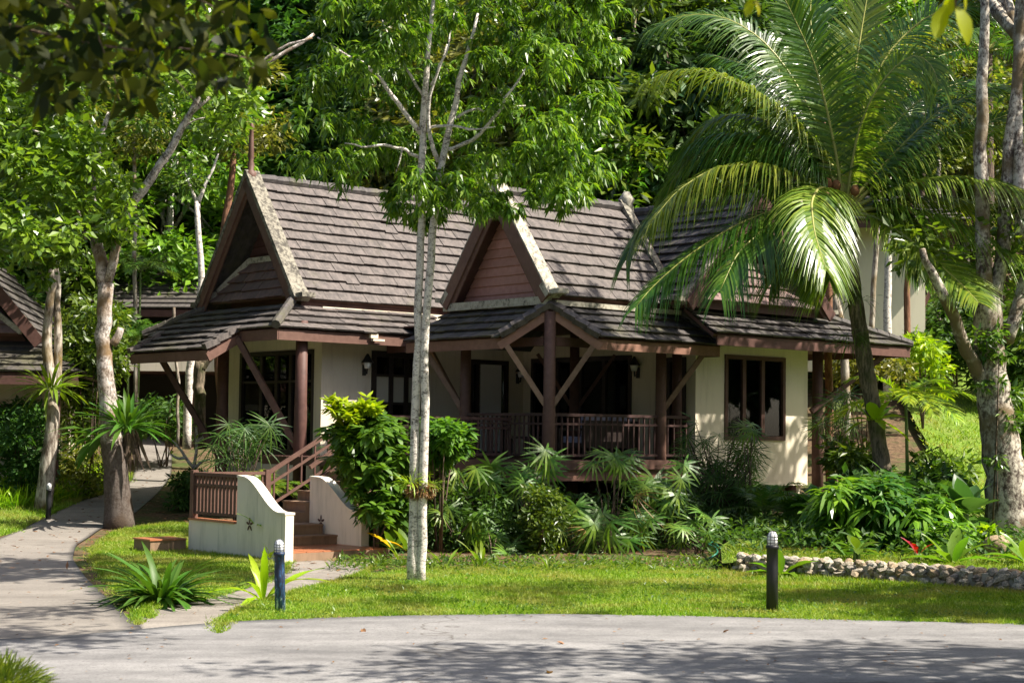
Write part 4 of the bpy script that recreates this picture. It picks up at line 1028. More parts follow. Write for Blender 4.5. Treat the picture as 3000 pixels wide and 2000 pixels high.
# ================================================================== TREES
def limb_mesh(limbs, seg=8):
    m = MB()
    for pts, rr in limbs:
        pts = [Vector(p) for p in pts]
        # subdivide with slight wobble
        m.tube(pts, rr, seg)
    return m
def smooth_pts(pts, n=14, wob=0.0, r=random):
    pts = np.asarray(pts, float); s = np.r_[0, np.cumsum(np.linalg.norm(np.diff(pts, axis=0), axis=1))]; t = np.linspace(0, s[-1], n)
    q = np.stack([np.interp(t, s, pts[:, i]) for i in range(3)], 1)
    for _ in range(2): q[1:-1] = (q[:-2]+2*q[1:-1]+q[2:])/4
    if wob: q[1:-1] += np.random.default_rng(int(s[-1]*1000) % 9999).normal(size=q[1:-1].shape)*wob
    return q
def pxl(Y, pts, widths, n=14, wob=.0, dy=0.0):
    """limb given by photo points at distance Y (dy = how far it leans in depth along its length)"""
    k = len(pts); q = [P(u, v, Y+dy*i/max(1, k-1)) for i, (u, v) in enumerate(pts)]
    q = smooth_pts(q, n, wob); t = np.linspace(0, 1, len(widths)); rr = np.interp(np.linspace(0, 1, n), t, widths)*Y/F_PX/2
    return q, list(rr)
def tree(label, cat, base, limbs, crown_vf, leafmat, bark, group=None, name='tree', extra=()):
    t = thing(name, label, cat, tuple(base), 0, group); B = np.asarray(base)
    m = MB()
    for q, rr in limbs: m.tube([p-B for p in q], rr, 9)
    part('trunk', m.mesh('trunk', M[bark], True), t)
    if crown_vf is not None:
        cl = crown_vf if isinstance(crown_vf, list) else [(crown_vf, leafmat)]
        for (v, f), lm in cl:
            v = v.reshape(-1, 3)-B
            part('crown', np_mesh('crown', v, f if f.shape[1] == 4 else None, M[lm], False, f if f.shape[1] == 3 else None), t)
    return t
def poly_clumps(rng, poly, n, Y, sdy, avoid=None, mind=0):
    poly = np.asarray(poly, float); lo, hi = poly.min(0), poly.max(0); out = []
    while len(out) < n:
        p = lo+(hi-lo)*rng.random(2)
        if not inpoly(poly, p[0], p[1]): continue
        d = rng.normal()*sdy
        if avoid is not None and inpoly(np.asarray(avoid), p[0], p[1]) and rng.random() < .93: d = abs(d)+1.0
        out.append(P(p[0], p[1], Y+d))
    return np.array(out)

# --- slender twin-stemmed tree in front of the bungalow
Yf = G(1225, 1706)[1]
ft = [pxl(Yf, [(1212, 1725), (1213, 1600), (1216, 1400), (1221, 1200), (1226, 1000), (1229, 850), (1232, 700), (1234, 550), (1238, 420), (1241, 320), (1245, 220), (1262, 90), (1275, -60)], [40, 32, 28, 25, 24, 23, 22, 20, 16, 9], 26, .012),
      pxl(Yf-.05, [(1233, 1725), (1237, 1550), (1240, 1350), (1247, 1200), (1243, 1020), (1253, 900), (1261, 760), (1270, 640), (1279, 540), (1287, 470), (1318, 400), (1332, 310), (1348, 230), (1372, 150), (1400, 40)], [30, 28, 26, 25, 24, 24, 22, 20, 16, 8], 26, .012),
      pxl(Yf, [(1285, 475), (1262, 430), (1252, 380), (1250, 300), (1280, 220), (1310, 130)], [15, 11, 9, 5], 10, .01, -.4),
      pxl(Yf, [(1300, 440), (1350, 430), (1395, 405), (1440, 370), (1465, 320), (1500, 262), (1540, 200)], [13, 11, 9, 4], 12, .012, -.7),
      pxl(Yf, [(1250, 385), (1270, 372), (1320, 368), (1390, 382), (1450, 372)], [9, 8, 7, 3], 10, .01, -.8),
      pxl(Yf, [(1340, 345), (1375, 318), (1420, 325), (1480, 318), (1540, 310)], [9, 7, 4], 10, .01, .5),
      pxl(Yf, [(1232, 392), (1185, 335), (1140, 262), (1085, 195), (1000, 150), (930, 110)], [16, 13, 10, 4], 12, .012, -.5),
      pxl(Yf, [(1226, 460), (1185, 437), (1120, 424), (1065, 432), (1010, 420)], [11, 8, 4], 10, .012, -.6),
      pxl(Yf, [(1240, 280), (1200, 220), (1150, 140), (1120, 60)], [9, 7, 4], 8, .01, .5), pxl(Yf, [(1262, 250), (1300, 180), (1316, 120), (1330, 40)], [8, 6, 3], 8, .01, .5),
      pxl(Yf, [(1178, 437), (1172, 470), (1160, 505)], [6, 3], 6)]
cp = [(860, 360), (835, 470), (900, 530), (1000, 530), (1060, 560), (1150, 570), (1175, 640), (1290, 640), (1420, 600), (1560, 590), (1680, 590), (1740, 570), (1800, 480), (1770, 380), (1820, 260), (1800, 100), (1770, -120), (1400, -260), (1000, -200), (930, -80), (980, 60), (930, 200)]
av = [(1080, 180), (1400, 160), (1430, 420), (1260, 520), (1090, 480)]
Cc = poly_clumps(rng, cp, 210, Yf, 1.0, av)
low = np.array([P(u, v, Yf+d) for u, v, d in ((1440, 600, -.3), (1470, 570, .2), (1500, 610, -.2), (1155, 560, .3), (1170, 610, .2), (1235, 650, .3), (1275, 620, .3), (1640, 600, -.2), (1560, 560, .1), (1700, 560, -.3))])
Cc = np.concatenate([Cc, low]); Rc = rng.uniform(.16, .36, len(Cc)); Rc[-10:] *= .6
vf = crown_tufts(rng, Cc, Rc, 18, 8, .125, .04, .65)
front_tree = tree('slender pale twin-stemmed tree with drooping leaves standing on the front lawn', 'tree', G(1225, 1706), ft, vf, 'leaf_front', 'bark_pale')

# --- big forked tree by the path on the left
lb = G(345, 1545); Yl = lb[1]
lt = [pxl(Yl, [(348, 1560), (345, 1500), (340, 1400), (330, 1300), (318, 1200), (308, 1100), (303, 1000), (306, 900), (310, 830)], [98, 80, 71, 66, 54, 48, 45, 44, 46], 20, .012),
      pxl(Yl, [(308, 850), (296, 770), (282, 700), (270, 640), (262, 560), (268, 480), (300, 400), (320, 330)], [38, 36, 32, 24, 12], 14, .012, .4),
      pxl(Yl, [(312, 840), (330, 770), (345, 690), (370, 625), (410, 570), (448, 520), (490, 450), (532, 378), (560, 330), (600, 250)], [28, 28, 26, 22, 14], 16, .012, -.6),
      pxl(Yl, [(255, 700), (235, 640), (225, 600), (160, 540)], [14, 12, 8], 8, .01), pxl(Yl, [(330, 1010), (348, 985), (355, 960)], [26, 24, 20], 5),
      pxl(Yl, [(532, 378), (570, 350), (600, 345)], [8, 5, 3], 6), pxl(Yl, [(700, 235), (780, 175), (850, 120), (915, 112)], [10, 9, 6], 8, .01), pxl(Yl, [(560, 330), (640, 260), (720, 215), (830, 160), (920, 100)], [16, 13, 9], 10, .01, .6),
      pxl(Yl, [(268, 480), (200, 420), (100, 380), (0, 360)], [10, 8, 5], 8, .01)]
c1 = poly_clumps(rng, [(-160, 330), (150, 330), (300, 380), (350, 470), (385, 560), (380, 660), (320, 720), (240, 690), (160, 750), (90, 730), (-160, 760)], 64, Yl-.6, .7)
c2 = poly_clumps(rng, [(330, 60), (620, 20), (760, 160), (740, 300), (700, 360), (600, 420), (470, 330), (400, 250)], 34, Yl, .9)
c2b = poly_clumps(rng, [(-160, -100), (350, -120), (420, 180), (200, 320), (-160, 340)], 55, Yl+.5, 1.0)
c3 = np.array([P(u, v, Yl-.4) for u, v in ((140, 760), (190, 740), (150, 720), (120, 820), (330, 690))])
Ca = np.concatenate([c1, c2, c2b, c3]); Ra = rng.uniform(.32, .52, len(Ca)); Ra[-5:] = .18
v, f = crown_diamonds(rng, Ca, Ra, 62, .20, .13, .3)
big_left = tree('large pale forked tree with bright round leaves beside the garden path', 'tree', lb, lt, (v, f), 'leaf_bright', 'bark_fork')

# --- slimmer pair further left
b2 = G(130, 1492); Y2 = b2[1]
l2 = [pxl(Y2, [(125, 1500), (135, 1400), (148, 1300), (155, 1200), (150, 1120), (138, 1050), (133, 950), (146, 860), (160, 800), (150, 740), (135, 700)], [56, 48, 40, 36, 30, 26, 22, 16], 18, .015),
      pxl(Y2, [(158, 1180), (168, 1080), (172, 980), (165, 880), (172, 800), (160, 740), (180, 660)], [26, 24, 20, 12], 12, .015, .4), pxl(Y2, [(146, 870), (125, 820), (118, 780)], [10, 5], 6)]
v, f = crown_diamonds(rng, np.concatenate([poly_clumps(rng, [(-150, 420), (280, 420), (300, 640), (230, 760), (-150, 800)], 45, Y2+.6, .9)]), rng.uniform(.4, .6, 45), 70, .17, .085, .3)
tree('thin bent grey tree carrying a nest fern near the far bollard', 'tree', b2, l2, (v, f), 'leaf_mid', 'bark_grey')

# --- big mottled tree on the right
br = G(2965, 1585, True); Yr = br[1]
rt = [pxl(Yr, [(2968, 1600), (2962, 1540), (2955, 1450), (2940, 1350), (2925, 1250), (2912, 1150), (2903, 1050), (2895, 950), (2890, 880)], [160, 138, 126, 116, 106, 98, 94, 90, 82], 18, .02),
      pxl(Yr, [(2888, 900), (2880, 800), (2878, 700), (2872, 500), (2880, 250), (2890, -120)], [48, 44, 38, 30, 22], 12, .015), pxl(Yr, [(2905, 900), (2930, 820), (2945, 740), (2940, 640), (2955, 450), (2985, 150), (3010, -120)], [44, 40, 34, 26], 14, .015, .5),
      pxl(Yr, [(2905, 1170), (2870, 1100), (2840, 1040), (2812, 970), (2795, 915), (2770, 880), (2745, 840), (2725, 790), (2702, 730)], [48, 42, 36, 34, 28, 18], 16, .012, -.9), pxl(Yr, [(2950, 1000), (2985, 900), (3010, 780), (3020, 640)], [40, 36, 30], 10, .015, .4),
      pxl(Yr, [(2990, 700), (2985, 500), (2975, 300), (2985, 120), (2990, -80)], [40, 34, 30, 26], 12, .015, .8)]
v, f = crown_diamonds(rng, np.concatenate([poly_clumps(rng, [(2920, -500), (3700, -600), (3700, 120), (3080, 130), (2960, 40), (2900, -120)], 55, Yr+1.2, 1.4), poly_clumps(rng, [(2680, 690), (2720, 690), (2715, 750), (2690, 750)], 2, Yr-.4, .1), poly_clumps(rng, [(2840, 620), (3060, 600), (3060, 1000), (2960, 900), (2900, 760)], 12, Yr+.6, .5)]), .6, 62, .2, .10, .3)
can = np.concatenate([np.c_[rng.uniform(6.8, 9.6, 26), rng.uniform(31, 33.8, 26), rng.uniform(11.4, 13.6, 26)], np.c_[rng.uniform(10.0, 13.4, 34), rng.uniform(29.5, 32.6, 34), rng.uniform(7.2, 10.6, 34)]])  # unseen canopy clumps added to shade the porch roof and wing wall
v2, f2 = crown_diamonds(rng, can, rng.uniform(.5, .85, len(can)), 75, .24, .12, .35)
for i in range(0, len(can), 6): rt.append((smooth_pts([P(2990, 120, Yr+.6), (P(2990, 120, Yr+.6)+can[i])/2+np.array([0, 0, .3]), can[i]], 8), [.09, .08, .07, .06, .05, .04, .03, .02]))
v = np.concatenate([v.reshape(-1, 3), v2.reshape(-1, 3)]); f = np.concatenate([f, f2+len(v)-len(v2.reshape(-1, 3))])
tree('massive mottled pale trunk with a leaning branch at the raised bed', 'tree', br, rt, (v, f), 'leaf_mid', 'bark_mottled')

# --- trunks standing behind the left roof and by the right wing
def thin_tree(label, u, v, pts, w, Y, bark, crown=None, lm='leaf_mid', cn=18, side=()):
    b = P(u, v, Y); b[2] = min(b[2], gz(b[0], b[1])); b[2] = gz(b[0], b[1])
    L = [pxl(Y, [(u, v+15)]+pts, w, 14, .015)]+[pxl(Y, p, ww, 8, .01) for p, ww in side]
    cv = None
    if crown is not None:
        C = poly_clumps(rng, crown, cn, Y, .8); cv = crown_diamonds(rng, C, .5, 70, .2, .085, .35)
    return tree(label, 'tree', b, L, cv, lm, bark, 'slim trees around the bungalow')
thin_tree('pale slim forked trunk rising behind the left gable', 547, 1300, [(548, 1200), (556, 1100), (562, 1000), (585, 880), (593, 800), (585, 720), (575, 640), (578, 590)], [26, 24, 22, 20, 18, 16], 38.5, 'bark_pale', [(380, 250), (640, 200), (680, 420), (560, 560), (420, 480)], 'leaf_mid', 26,
          [([(578, 600), (600, 540), (625, 500), (640, 450)], [14, 10, 6]), ([(577, 595), (560, 550), (540, 500)], [12, 8, 5])])
thin_tree('mossy stump-topped trunk under the left skirt roof', 588, 1300, [(584, 1200), (580, 1120), (590, 1060)], [40, 36, 34, 36], 37, 'bark_mossy', None, side=[([(588, 1080), (608, 1050), (628, 1035)], [30, 26, 20]), ([(586, 1075), (588, 1020), (585, 960)], [24, 18, 14])])
thin_tree('red barked trunk behind the tall left gable', 655, 1250, [(640, 1000), (648, 800), (660, 650), (675, 540), (685, 440)], [30, 28, 24, 18], 40.5, 'bark_red', [(600, 200), (800, 180), (820, 420), (640, 470)], 'leaf_olive', 22)
thin_tree('thin grey sapling trunk under the left eave', 520, 1290, [(521, 1150), (517, 1040), (510, 900)], [10, 9, 8], 37.5, 'bark_grey')
thin_tree('orange brown trunk beside the right corner of the bungalow', 2432, 1400, [(2432, 1300), (2428, 1200), (2430, 1100), (2425, 950), (2430, 800), (2420, 560), (2410, 300)], [26, 24, 22, 20, 16, 10], 36.5, 'bark_red')
thin_tree('leaning grey trunk crossing behind the wing roof end', 2480, 1330, [(2478, 1200), (2475, 1050), (2462, 900), (2440, 840), (2415, 790), (2370, 690), (2330, 560), (2320, 380)], [24, 24, 26, 26, 20, 14, 8], 38, 'bark_grey')
thin_tree('thin spotted trunk against the upper cream wall', 2552, 1330, [(2550, 1200), (2552, 1000), (2555, 900), (2562, 800), (2570, 700), (2580, 500), (2590, 250)], [18, 17, 16, 13, 9], 38, 'bark_grey')
thin_tree('pale trunk in the sunny slope behind the wing', 2600, 1160, [(2598, 1100), (2603, 1000), (2600, 850), (2606, 600), (2600, 300)], [26, 24, 20, 16, 12], 42, 'bark_pale', [(2500, 100), (2900, 60), (2950, 420), (2700, 500), (2500, 420)], 'leaf_olive', 40)
thin_tree('reddish short trunk on the slope behind the young palm', 2660, 1110, [(2652, 1050), (2655, 950), (2660, 800), (2668, 550), (2660, 250)], [20, 19, 16, 13, 9], 43, 'bark_red')
for i, (u, lab) in enumerate(((2700, 'dark forest trunk right of the upper house'), (2745, 'grey forest trunk beyond the leaning branch'), (2790, 'slim grey forest trunk above the slope road'), (2835, 'dark slim trunk just left of the mottled tree'), (2815, 'pale thin forest trunk high on the slope'))):
    thin_tree(lab, u, 1010, [(u+3, 900), (u-4, 750), (u+6, 500), (u, 300)], [20, 18, 16, 14], 48+i*2, 'bark_grey' if i % 2 else 'bark_dark')
thin_tree('slim grey trunk at the far left behind the bent tree', 400, 1290, [(402, 1100), (396, 900), (392, 700), (398, 520), (390, 380)], [14, 13, 12, 10], 41, 'bark_grey', [(250, 180), (480, 160), (520, 420), (380, 480), (260, 420)], 'leaf_olive', 24)

# ---------------------------------------------------------------- forest on the hillside
def proto_tree(kind, H, R, lm, bark, nl=170, nc=52, seed=1, L=.30, W=.13, droop=.3):
    r = np.random.default_rng(seed); t = thing('forest_tree', kind, 'tree')
    m = MB(); hz = H*.24
    bend = r.normal(size=2)*.25
    trunk = smooth_pts([(0, 0, -.8), (bend[0]*.3, bend[1]*.3, hz*.5), (bend[0], bend[1], hz), (bend[0]*1.3, bend[1], H*.8)], 9, .03)
    m.tube([tuple(p) for p in trunk], list(np.linspace(.17, .05, 9)*H/10), 7)
    C = []
    for i in range(nc):
        a = r.random()*2*np.pi; q = r.random()**.5; z = hz+(H-hz)*(1-(1-r.random())**.8)
        rr = R*np.sqrt(max(.08, 1-((z-hz-(H-hz)*.4)/((H-hz)*.62))**2))*(.55+.45*q)
        C.append((bend[0]+rr*np.cos(a), bend[1]+rr*np.sin(a), z))
    C = np.array(C)
    for i in range(0, nc, 5):
        k = trunk[4+int(r.integers(0, 4))]; m.tube([tuple(k), tuple((k+C[i])/2+np.array([0, 0, .15])), tuple(C[i])], [.05*H/10, .03*H/10, .012], 5)
    part('trunk', m.mesh('trunk', M[bark], True), t)
    v, f = crown_diamonds(r, C, r.uniform(.55, .95, nc), nl, L, W, droop)
    part('crown', np_mesh('crown', v, None, M[lm], False, f), t)
    return t
protos = [proto_tree('olive green forest tree with fine sunlit leaves on the hillside', 11, 2.6, 'leaf_olive', 'bark_grey', 190, 84, 11, .24, .11),
          proto_tree('mid green broadleaf forest tree on the hillside', 12, 2.9, 'leaf_mid', 'bark_grey', 170, 84, 12, .30, .14),
          proto_tree('dark green dense forest tree on the hillside', 11, 2.8, 'leaf_dark', 'bark_dark', 170, 80, 13, .34, .16),
          proto_tree('dark bluish forest tree with large hanging leaves on the hillside', 12, 2.9, 'leaf_bluish', 'bark_dark', 130, 80, 14, .46, .20, .7),
          proto_tree('bright green forest tree with open crown on the hillside', 10, 2.4, 'leaf_bright', 'bark_pale', 150, 76, 15, .26, .13)]
rf = random.Random(5); used = set()
spots = []
for row, (y0, dy, dx, x0, x1) in enumerate(((47, 1.2, 3.7, -16, 18), (52, 1.5, 3.6, -17, 19), (57.5, 2, 3.9, -19, 21), (64, 2.5, 4.2, -21, 23), (73, 3, 4.8, -25, 27), (84, 4, 5, -29, 31), (97, 5, 6, -34, 36))):
    x = x0
    while x < x1:
        spots.append((x+rf.uniform(-.9, .9), y0+rf.uniform(-dy, dy), row)); x += dx
spots = [s for s in spots if not (s[1] < 51 and (-12.5 < s[0] < -3.5 or s[0] > 6.5))]
spots += [(-13.5, 45, 0), (-10.6, 47.5, 0), (-16, 41, 0), (-13, 52, 0), (1.5, 44.5, 0), (4.5, 46, 0), (-1.5, 46.5, 0), (7.3, 49.5, 0), (-3.6, 48.6, 0)]
for x, y, row in spots:
    u = 1500+F_PX*x/y
    if u > 1750 and u < 2350: k = rf.choice([3, 3, 2, 3, 1])
    elif u < 450: k = rf.choice([1, 2, 4, 0, 1])
    elif u < 1750: k = rf.choice([0, 0, 1, 0, 4, 2])
    else: k = rf.choice([2, 1, 0, 1, 4])
    o = protos[k] if k not in used else copy_tree(protos[k]); used.add(k)
    o['group'] = ('olive', 'mid green', 'dark green', 'bluish', 'bright green')[k]+' trees of the hillside forest'
    kd = ('olive fine-leaved', 'mid green broadleaf', 'dark green dense', 'bluish large-leaved', 'bright green open')[k]
    zone = 'at the far left' if u < 250 else 'above the left path' if u < 600 else 'behind the tall left gable' if u < 850 else 'above the main ridge' if u < 1250 else 'behind the porch gable' if u < 1700 else 'left of the coconut palm' if u < 2150 else 'behind the coconut palm' if u < 2600 else 'at the far right'
    o['label'] = kd+' forest tree '+zone+(', lowest row' if row == 0 else ', second row up' if row == 1 else ', third row up' if row == 2 else ', fourth row up' if row == 3 else ', fifth row up' if row == 4 else ', sixth row up' if row == 5 else ', top row')
    s = rf.uniform(.9, 1.25)*(1+.06*row); o.location = (x, y, gz(x, y)-.2); o.rotation_euler = (0, 0, rf.uniform(0, 6.28)); o.scale = (s*1.05, s*1.05, s)
# shade trees standing off the right of the road, whose shadows cross it
for i, (x, y, s, lab) in enumerate(((12.6, 17.2, .85, 'tall shade tree behind the roadside verge on the right'), (6.4, 9.9, .66, 'small shade tree nearest the road on the right'))):
    o = copy_tree(protos[(1, 2)[i]]); o['label'] = lab; o['group'] = 'shade trees beside the road'; o.name = 'shade_tree'
    o.location = (x, y, gz(x, y)); o.scale = (s, s, s); o.rotation_euler = (0, 0, i*2.1)

# the wood goes on round the clearing
for i in range(34):
    a = 2*math.pi*i/34+.05; q = rf.uniform(.9, 1.25); x, y = 27*q*math.cos(a), 12+34*q*math.sin(a)
    if y > 40 or (abs(x) < .36*y+1.5 and y > 0): continue
    if x > 0 and x < 22 and y > 8: x = 22+rf.random()*4
    o = copy_tree(protos[i % 5]); o.name = 'clearing_tree'; o['group'] = 'trees around the clearing outside the view'; o['label'] = ('olive', 'mid green', 'dark green', 'bluish', 'bright green')[i % 5]+' tree of the wood around the clearing '+('right of the road' if x > 8 else 'left of the road' if x < -8 else 'behind the viewer')
    s = rf.uniform(1.0, 1.35); o.location = (x, y, gz(x, y)-.1); o.scale = (s, s, s); o.rotation_euler = (0, 0, rf.uniform(0, 6))
# wide tree over the road, with unseen clumps added to shade lawn and path
sb = np.array([9.6, 13.6, gz(9.6, 13.6)]); can = np.concatenate([np.c_[rng.uniform(6.0, 12.5, 95), rng.uniform(9.4, 13.6, 95), rng.uniform(6.4, 9.3, 95)], np.c_[rng.uniform(5.2, 10, 20), rng.uniform(16.4, 19.6, 20), rng.uniform(8.0, 9.4, 20)], np.c_[rng.uniform(-1.6, 2.4, 34), rng.uniform(13.6, 17.2, 34), rng.uniform(7.2, 8.8, 34)], np.c_[rng.uniform(4, 6.4, 16), rng.uniform(9.0, 12.6, 16), rng.uniform(6.4, 8.6, 16)]])
v, f = crown_diamonds(rng, can, rng.uniform(.45, .8, len(can)), 80, .17, .085, .35)
L = [(smooth_pts([sb+np.array([0, 0, -.2]), sb+np.array([-.2, 0, 3]), sb+np.array([-.6, .2, 6])], 10), list(np.linspace(.28, .18, 10)))]
for c in can:
    if np.linalg.norm(c-sb-np.array([-.6, .2, 6.5])) < 2.2: L.append((smooth_pts([sb+np.array([-.5, .1, 5.2]), (sb+np.array([-.6, .2, 6.2])+c)/2, c], 8, .05), [.1, .08, .06, .05, .04, .03, .02, .012]))
tree('wide shade tree at the right roadside with unseen crown clumps added for shade', 'tree', sb, L, (v, f), 'leaf_mid', 'bark_grey', 'shade trees beside the road', 'shade_tree')
# low undergrowth of the forest floor
ug = []
n = 60000; X = rng.uniform(-24, 26, n); Yy = rng.uniform(47, 90, n); keep = np.ones(n, bool)
Z = ground(X, Yy)+rng.random(n)**1.5*3.2
pp = np.stack([X, Yy, Z], 1); D = _nrm(rdir(rng, n)*np.array([1, 1, .4])+np.array([0, 0, .25])); N = _nrm(np.array([0, 0, 1.])+rdir(rng, n)*.5)
v, f = diamonds(pp, D, N, .34*(.6+.8*rng.random(n)), .16)
o = part('undergrowth', np_mesh('undergrowth', v, None, M['leaf_mid'], False, f)); tag(o, kind='stuff')

# ================================================================== PALMS
def frond_part(parent, base, pts, ll, lw, n, mat, up=(0, 0, 1), droop=.6, rw=.03, name='frond', k=3, rmat='rachis', **kw):
    B = np.asarray(base)
    v, f, Q = pinnate(rng, np.asarray(pts)-B, ll, lw, n, up, droop, k, **kw)
    me = np_mesh(name, v, f, M[mat]); me.materials.append(M[rmat])
    fr = part(name, me, parent)
    q = MB(); rr = np.interp(np.linspace(0, 1, 20), [0, .15, 1], [rw*1.3, rw*.8, rw*.15]); q.tube([tuple(Q[i]) for i in np.linspace(0, 39, 20).astype(int)], list(rr), 6)
    part('rachis', q.mesh('rachis', M[rmat], True), fr)
    return fr
Yp = 28.5
pb = P(2600, 1480, Yp); pb[2] = gz(pb[0], pb[1], True)
palm = thing('coconut_palm', 'coconut palm with arching feathery fronds in front of the right wing', 'palm tree', tuple(pb))
m = MB(); q, rr = pxl(Yp, [(2606, 1500), (2590, 1390), (2572, 1280), (2556, 1180), (2540, 1100), (2524, 1000), (2508, 900), (2494, 800), (2482, 700), (2474, 640), (2472, 590)], [74, 56, 48, 46, 48, 50, 48, 46, 50, 60, 40], 34)
rr = [r*(1+.05*math.sin(i*2.4)) for i, r in enumerate(rr)]; m.tube([p-pb for p in q], rr, 12); part('trunk', m.mesh('trunk', M['bark_mossy'], True), palm)
UPF = (0, -1, .25)
FR = [([(2460, 560), (2400, 450), (2290, 330), (2168, 245), (2060, 205), (1960, 205), (1888, 245)], -.8, (0, 0, 1), 'palm_leaf_lit', .9), ([(2462, 560), (2400, 380), (2320, 220), (2230, 110), (2120, 45), (2000, 40), (1900, 90)], .7, (0, -.6, .8), 'palm_leaf', .7),
      ([(2468, 600), (2455, 480), (2420, 310), (2385, 180), (2330, 60), (2270, -60)], -.6, UPF, 'palm_leaf', .25), ([(2474, 580), (2480, 420), (2500, 240), (2525, 80), (2560, -120)], .8, UPF, 'palm_leaf_lit', .15),
      ([(2478, 620), (2490, 520), (2510, 400), (2550, 290), (2610, 205), (2680, 150), (2735, 190), (2750, 250)], -1.3, (-.5, -.7, .4), 'palm_leaf_lit', .8), ([(2484, 610), (2620, 505), (2780, 410), (2900, 355), (3060, 300)], .6, (0, -.4, 1), 'palm_leaf', .45),
      ([(2484, 625), (2560, 540), (2680, 460), (2800, 390), (2920, 368), (3010, 400), (3060, 470)], -.6, (0, 0, 1), 'palm_leaf_lit', .75), ([(2488, 625), (2620, 588), (2750, 580), (2900, 603), (3060, 660)], -.4, (0, 0, 1), 'palm_leaf_lit', .75),
      ([(2486, 630), (2560, 605), (2660, 612), (2780, 640), (2900, 700), (3050, 790)], -1.3, (0, 0, 1), 'palm_leaf_lit', .75), ([(2480, 622), (2560, 632), (2650, 690), (2740, 765), (2820, 835), (2866, 885)], -2.2, (0, -.5, 1), 'palm_leaf_lit', .35), ([(2488, 615), (2600, 560), (2740, 520), (2880, 520), (3040, 570)], -1.6, (0, -.2, 1), 'palm_leaf_lit', .7),
      ([(2472, 622), (2440, 560), (2400, 545), (2375, 590), (2385, 680), (2420, 790)], -2.3, (.3, -.2, 1), 'palm_leaf_lit', .8), ([(2464, 608), (2330, 545), (2200, 530), (2050, 548), (1930, 600), (1850, 700), (1835, 760)], -.6, (0, 0, 1), 'palm_leaf', .95),
      ([(2464, 615), (2380, 598), (2260, 615), (2130, 672), (2000, 760), (1900, 850), (1862, 900)], -1.3, (0, -.2, 1), 'palm_leaf', .8), ([(2460, 590), (2380, 500), (2260, 440), (2120, 425), (2010, 465), (1960, 540), (1945, 620)], .8, (0, 0, 1), 'palm_leaf', .9),
      ([(2468, 620), (2420, 650), (2395, 740), (2390, 860)], .6, (-1, -.3, .3), 'palm_leaf', .3), ([(2486, 620), (2570, 590), (2650, 650), (2690, 800)], 1.1, (.5, 0, 1), 'palm_leaf', .5),
      ([(2470, 580), (2455, 380), (2400, 200), (2370, 60), (2390, -150)], 1.0, UPF, 'palm_leaf', .2), ([(2480, 590), (2560, 430), (2680, 300), (2820, 235), (2950, 250)], 1.3, (0, -.5, 1), 'palm_leaf', .7),
      ([(2476, 580), (2520, 330), (2600, 150), (2720, 40), (2860, 10), (2960, 60)], .9, (0, -.8, .6), 'palm_leaf', .55), ([(2462, 590), (2370, 440), (2250, 350), (2130, 330), (2040, 380), (2000, 470)], 1.3, (0, -.2, 1), 'palm_leaf', .85),
      ([(2466, 600), (2390, 500), (2330, 430), (2290, 300), (2280, 180)], 1.5, UPF, 'palm_leaf', .4), ([(2482, 600), (2570, 520), (2640, 420), (2680, 300)], 1.6, UPF, 'palm_leaf', .4), ([(2462, 615), (2390, 640), (2310, 720), (2260, 830)], 1.0, (0, -.3, 1), 'palm_leaf', .8)]
FR += [([(2464, 615), (2360, 610), (2250, 660), (2160, 740), (2110, 850)], -1.6, (0, -.2, 1), 'palm_leaf', .9), ([(2462, 600), (2340, 520), (2220, 480), (2090, 490), (1980, 560), (1900, 660)], -1.2, (0, 0, 1), 'palm_leaf_lit', 1.0),
       ([(2464, 590), (2370, 470), (2240, 400), (2100, 390), (1980, 440)], .2, (0, 0, 1), 'palm_leaf', 1.0), ([(2486, 600), (2600, 470), (2740, 330), (2880, 260), (3010, 250)], -.4, (0, -.3, 1), 'palm_leaf', .7),
       ([(2486, 625), (2590, 620), (2720, 690), (2830, 790)], .4, (0, -.2, 1), 'palm_leaf', .8), ([(2466, 590), (2400, 420), (2310, 280), (2190, 190), (2080, 160)], .2, (0, -.4, .9), 'palm_leaf', .8), ([(2468, 620), (2440, 640), (2420, 720), (2430, 820)], -.9, (-.8, -.5, .4), 'palm_leaf_lit', .5)]
for pts, dy, up, mt, dr in FR:
    n = len(pts); W = [P(u, v, Yp+dy*(i/(n-1))**1.3) for i, (u, v) in enumerate(pts)]
    frond_part(palm, pb, W, .98, .039, 112, mt, up, dr, .04, k=4, jit=.07)
m = MB()
for i in range(26):
    a = rng.random()*6.28; p0 = P(2472, 610, Yp)-pb; d = np.array([math.cos(a), math.sin(a), 0])*.16
    m.tube([tuple(p0+d*.4+np.array([0, 0, .1])), tuple(p0+d+np.array([0, 0, rng.uniform(-.1, .25)])), tuple(p0+d*1.6+np.array([0, 0, rng.uniform(-.3, .1)]))], [.012, .01, .004], 4)
tag(part('husk_fibre', m.mesh('husk_fibre', M['husk']), palm), kind='stuff')
m = MB()
for (u, v) in ((2440, 575), (2425, 540), (2450, 545), (2505, 560)): p0 = P(u, v, Yp-.15)-pb; m2 = MB(); m2.lathe([(.01, -.1), (.07, -.05), (.085, .02), (.05, .09), (.01, .11)], 8); part('coconut', m2.mesh('coconut', M['husk'], True), palm, None, tuple(p0))

